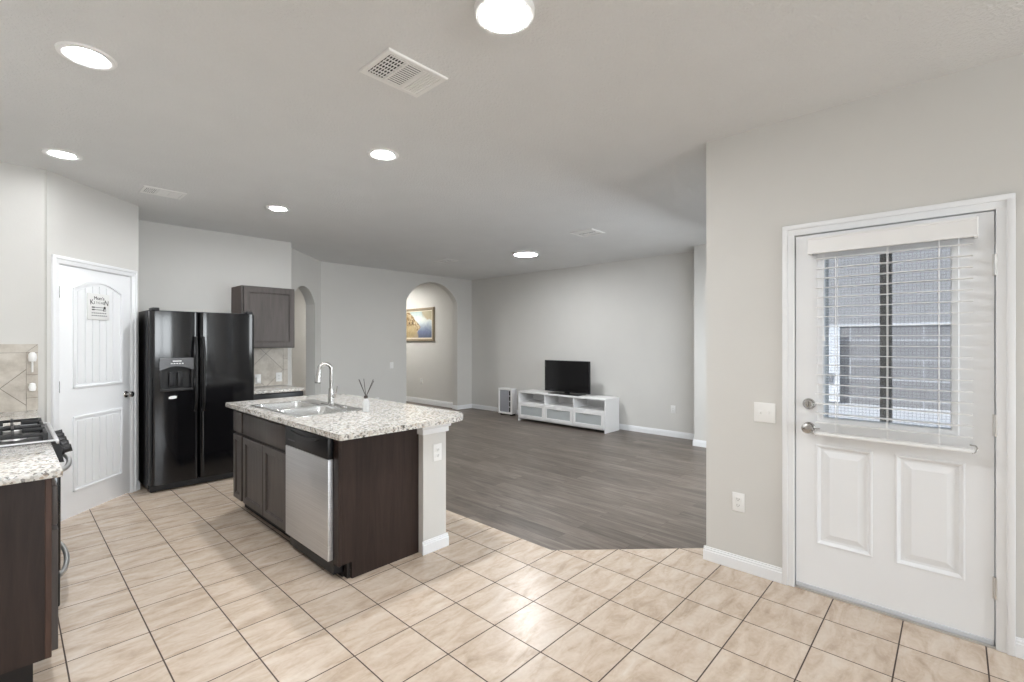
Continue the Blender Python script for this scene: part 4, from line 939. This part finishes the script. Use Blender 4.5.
sl_ = MB(MQ)
for z in (0.075, 0.18, 0.285, 0.39): sl_.box(0.290, 0.318, -0.002, 0.014, z, z + 0.085, 0.002)
sl_.build('intake_slot', 'slot', ap)
for a in (0.05, 0.31): MB(MQ).box(a - 0.02, a + 0.02, 0.03, 0.13, 0.0, 0.031).build('foot', 'blackplastic', ap)

# ------------------------------------------------------------------ painting in the hall
pc = thing('framed_painting', (6.47, 9.03, 1.45), 'gilt framed river landscape painting on the hallway wall', 'painting')
pa, pb, pz0, pz1 = 10.5 - 9.62, 10.5 - 8.44, 1.425, 2.185
f = MB(MH); fw_ = 0.060
f.ring(pa, pb, pz0, pz1, fw_, -0.035, 0, 0.008)
f.build('frame', 'goldframe', pc)
f = MB(MH); l_ = 0.022; a_, b_, c_, d_ = pa + fw_ - 0.002, pb - fw_ + 0.002, pz0 + fw_ - 0.002, pz1 - fw_ + 0.002
f.ring(a_, b_, c_, d_, l_, -0.024, 0, 0.002)
f.build('liner', 'liner', pc)
MB(MH).box(a_ + l_ - 0.002, b_ - l_ + 0.002, -0.016, 0, c_ + l_ - 0.002, d_ - l_ + 0.002).build('canvas', 'canvas', pc)

# ------------------------------------------------------------------ ceiling fittings
def recessed(x, y, label, lens='led'):
    t = thing('recessed_light', (x, y, H - 0.012), label, 'recessed light', 'recessed ceiling lights in the kitchen')
    MB().lathe([(0.066, -0.001), (0.070, -0.004), (0.088, -0.011), (0.104, -0.008), (0.108, 0.0), (0.066, 0.0)], (x, y, H), 'z', 40).build('trim_ring', 'plate', t)
    MB().lathe([(0, -0.004), (0.062, -0.005), (0.068, -0.002), (0, -0.001)], (x, y, H), 'z', 40).build('lens', lens, t)
recessed(0.250, 2.89, 'recessed ceiling light above the counter run, largest in the top left')
recessed(0.265, 4.535, 'recessed ceiling light above the gas range near the tiled wall', 'led_dim')
recessed(1.790, 2.905, 'recessed ceiling light above the dishwasher end of the island')
recessed(1.815, 4.840, 'recessed ceiling light above the refrigerator end of the island')
def disk(x, y, r, label, mat='disk', g=None):
    t = thing('disk_light', (x, y, H - 0.03), label, 'ceiling light', g)
    MB().lathe([(r * 0.86, -0.028), (r * 0.95, -0.028), (r, -0.018), (r, 0), (r * 0.86, 0)], (x, y, H), 'z', 48).build('trim_ring', 'plate', t)
    MB().lathe([(0, -0.036), (r * 0.6, -0.034), (r * 0.87, -0.027), (r * 0.87, -0.01), (0, -0.01)], (x, y, H), 'z', 48).build('lens', mat, t)
disk(1.332, 1.288, 0.118, 'bright round flush ceiling light cut by the top of the photo', 'disk_small')
disk(5.24, 4.63, 0.20, 'wide round flush ceiling light over the living area')
disk(5.55, 9.35, 0.17, 'round flush ceiling light added out of view to brighten the hallway', 'hallfill')  # added lamp, out of view, brightens the hall behind the arches
def vent(x0, x1, y0, y1, label, along_x=True):
    t = thing('ceiling_vent', ((x0 + x1) / 2, (y0 + y1) / 2, H - 0.012), label, 'ceiling vent')
    e_ = 0.028; z0 = H - 0.010
    Rm = Matrix(((1, 0, 0, 0), (0, 0, 1, 0), (0, 1, 0, 0), (0, 0, 0, 1)))
    f = MB().ring(x0, x1, y0, y1, e_, z0, H, 0.004); bmesh.ops.transform(f.bm, matrix=Rm, verts=f.bm.verts[:]); bmesh.ops.recalc_face_normals(f.bm, faces=f.bm.faces[:])
    n = 3; L_ = x1 - x0 - 2 * e_
    for k in (1, 2): f.box(x0 + e_ + L_ * k / 3 - 0.006, x0 + e_ + L_ * k / 3 + 0.006, y0 + e_, y1 - e_, z0 + 0.001, H)
    f.build('frame', 'vent', t)
    MB().box(x0 + e_ * 0.5, x1 - e_ * 0.5, y0 + e_ * 0.5, y1 - e_ * 0.5, H - 0.002, H - 0.0005).build('shade_sheet', 'ventshade', t)  # flat near-black sheet painted as the shade inside the duct
    ya, yb = y0 + e_, y1 - e_
    A = x0 + e_; B = A + L_ / 3 - 0.006
    g = MB()
    for k in range(6): g.box(A + 0.004 + (B - A) * k / 6, A + 0.004 + (B - A) * k / 6 + 0.005, ya, yb, H - 0.0095, H - 0.0075)
    for k in range(7): q = ya + (yb - ya) * k / 7; g.box(A, B, q, q + 0.0075, H - 0.0100, H - 0.0080)
    g.build('open_grid', 'vent', t)
    g = MB(); A2 = A + L_ / 3 + 0.006; B2 = A + 2 * L_ / 3 - 0.006
    for k in range(12): q = ya + (yb - ya) * k / 12; g.box(A2, B2, q, q + 0.0105, H - 0.0095, H - 0.0080)
    g.build('louvres', 'vent', t)
    g = MB(); A3 = A + 2 * L_ / 3 + 0.006; B3 = x1 - e_
    for k in range(6): q = A3 + (B3 - A3) * k / 6; g.prism([(q, H - 0.009), (q + (B3 - A3) / 6, H - 0.006), (q + (B3 - A3) / 6, H - 0.003), (q, H - 0.006)], ya, yb, 'xz')
    g.build('closed_louvres', 'vent', t)
vent(1.155, 1.490, 1.828, 2.088, 'large three section ceiling vent nearest the top of the photo')
vent(0.780, 1.085, 4.935, 5.168, 'ceiling vent in front of the refrigerator')
vent(4.615, 4.905, 3.06, 3.374, 'ceiling vent over the middle of the living area')
vent(4.72, 4.975, 5.83, 6.18, 'small faraway ceiling vent near the tall arch')

# ------------------------------------------------------------------ outside the exterior door
o = MB().box(3.28, 40, -14, 20, -0.25, -0.08).build('ground_patio', 'concrete'); struct(o, 'pale sunlit concrete seen through the door glass', 'ground')
o = MB().box(14.0, 14.25, -8, 14, -0.10, 1.78).build('boundary_wall', 'blocks'); tag(o, 'grey block boundary wall seen through the lower door glass', 'wall')
cp_ = MB().box(13.96, 14.29, -8, 14, 1.781, 1.84).build('wall_coping', 'whitewall'); tag(cp_, 'thin white coping along the top of the grey boundary wall', 'coping')
nb = thing('neighbour_house', (22, 2, -0.1), 'grey shingled house roof seen above the boundary wall through the door glass', 'house')
MB().box(20.0, 26, -9, 15, -0.1, 2.2).build('house_wall', 'whitewall', nb)
MB().prism([(19.3, 1.9), (22.5, 7.6), (25.7, 1.9)], -10, 16, 'xz').build('roof', 'shingle', nb)
pst = thing('patio_post', (5.2, 0.435, -0.08), 'dark upright patio post behind the middle of the door glass', 'post')
MB().box(5.16, 5.24, 0.395, 0.475, -0.08, 2.9, 0.006).build('shaft', 'post', pst)
MB().box(5.10, 5.30, 0.335, 0.535, -0.08, -0.05, 0.004).build('base_plate', 'post', pst)
gt = thing('garden_gate', (13.7, 2.95, -0.08), 'bright white panel gate in front of the boundary wall behind the door glass', 'gate')
MB().box(13.72, 13.80, 2.03, 3.6, -0.05, 1.80).build('panel', 'whitewall', gt)
MB().box(13.66, 13.72, 2.16, 2.26, 0.42, 0.64, 0.01).build('latch', 'greyplastic', gt)
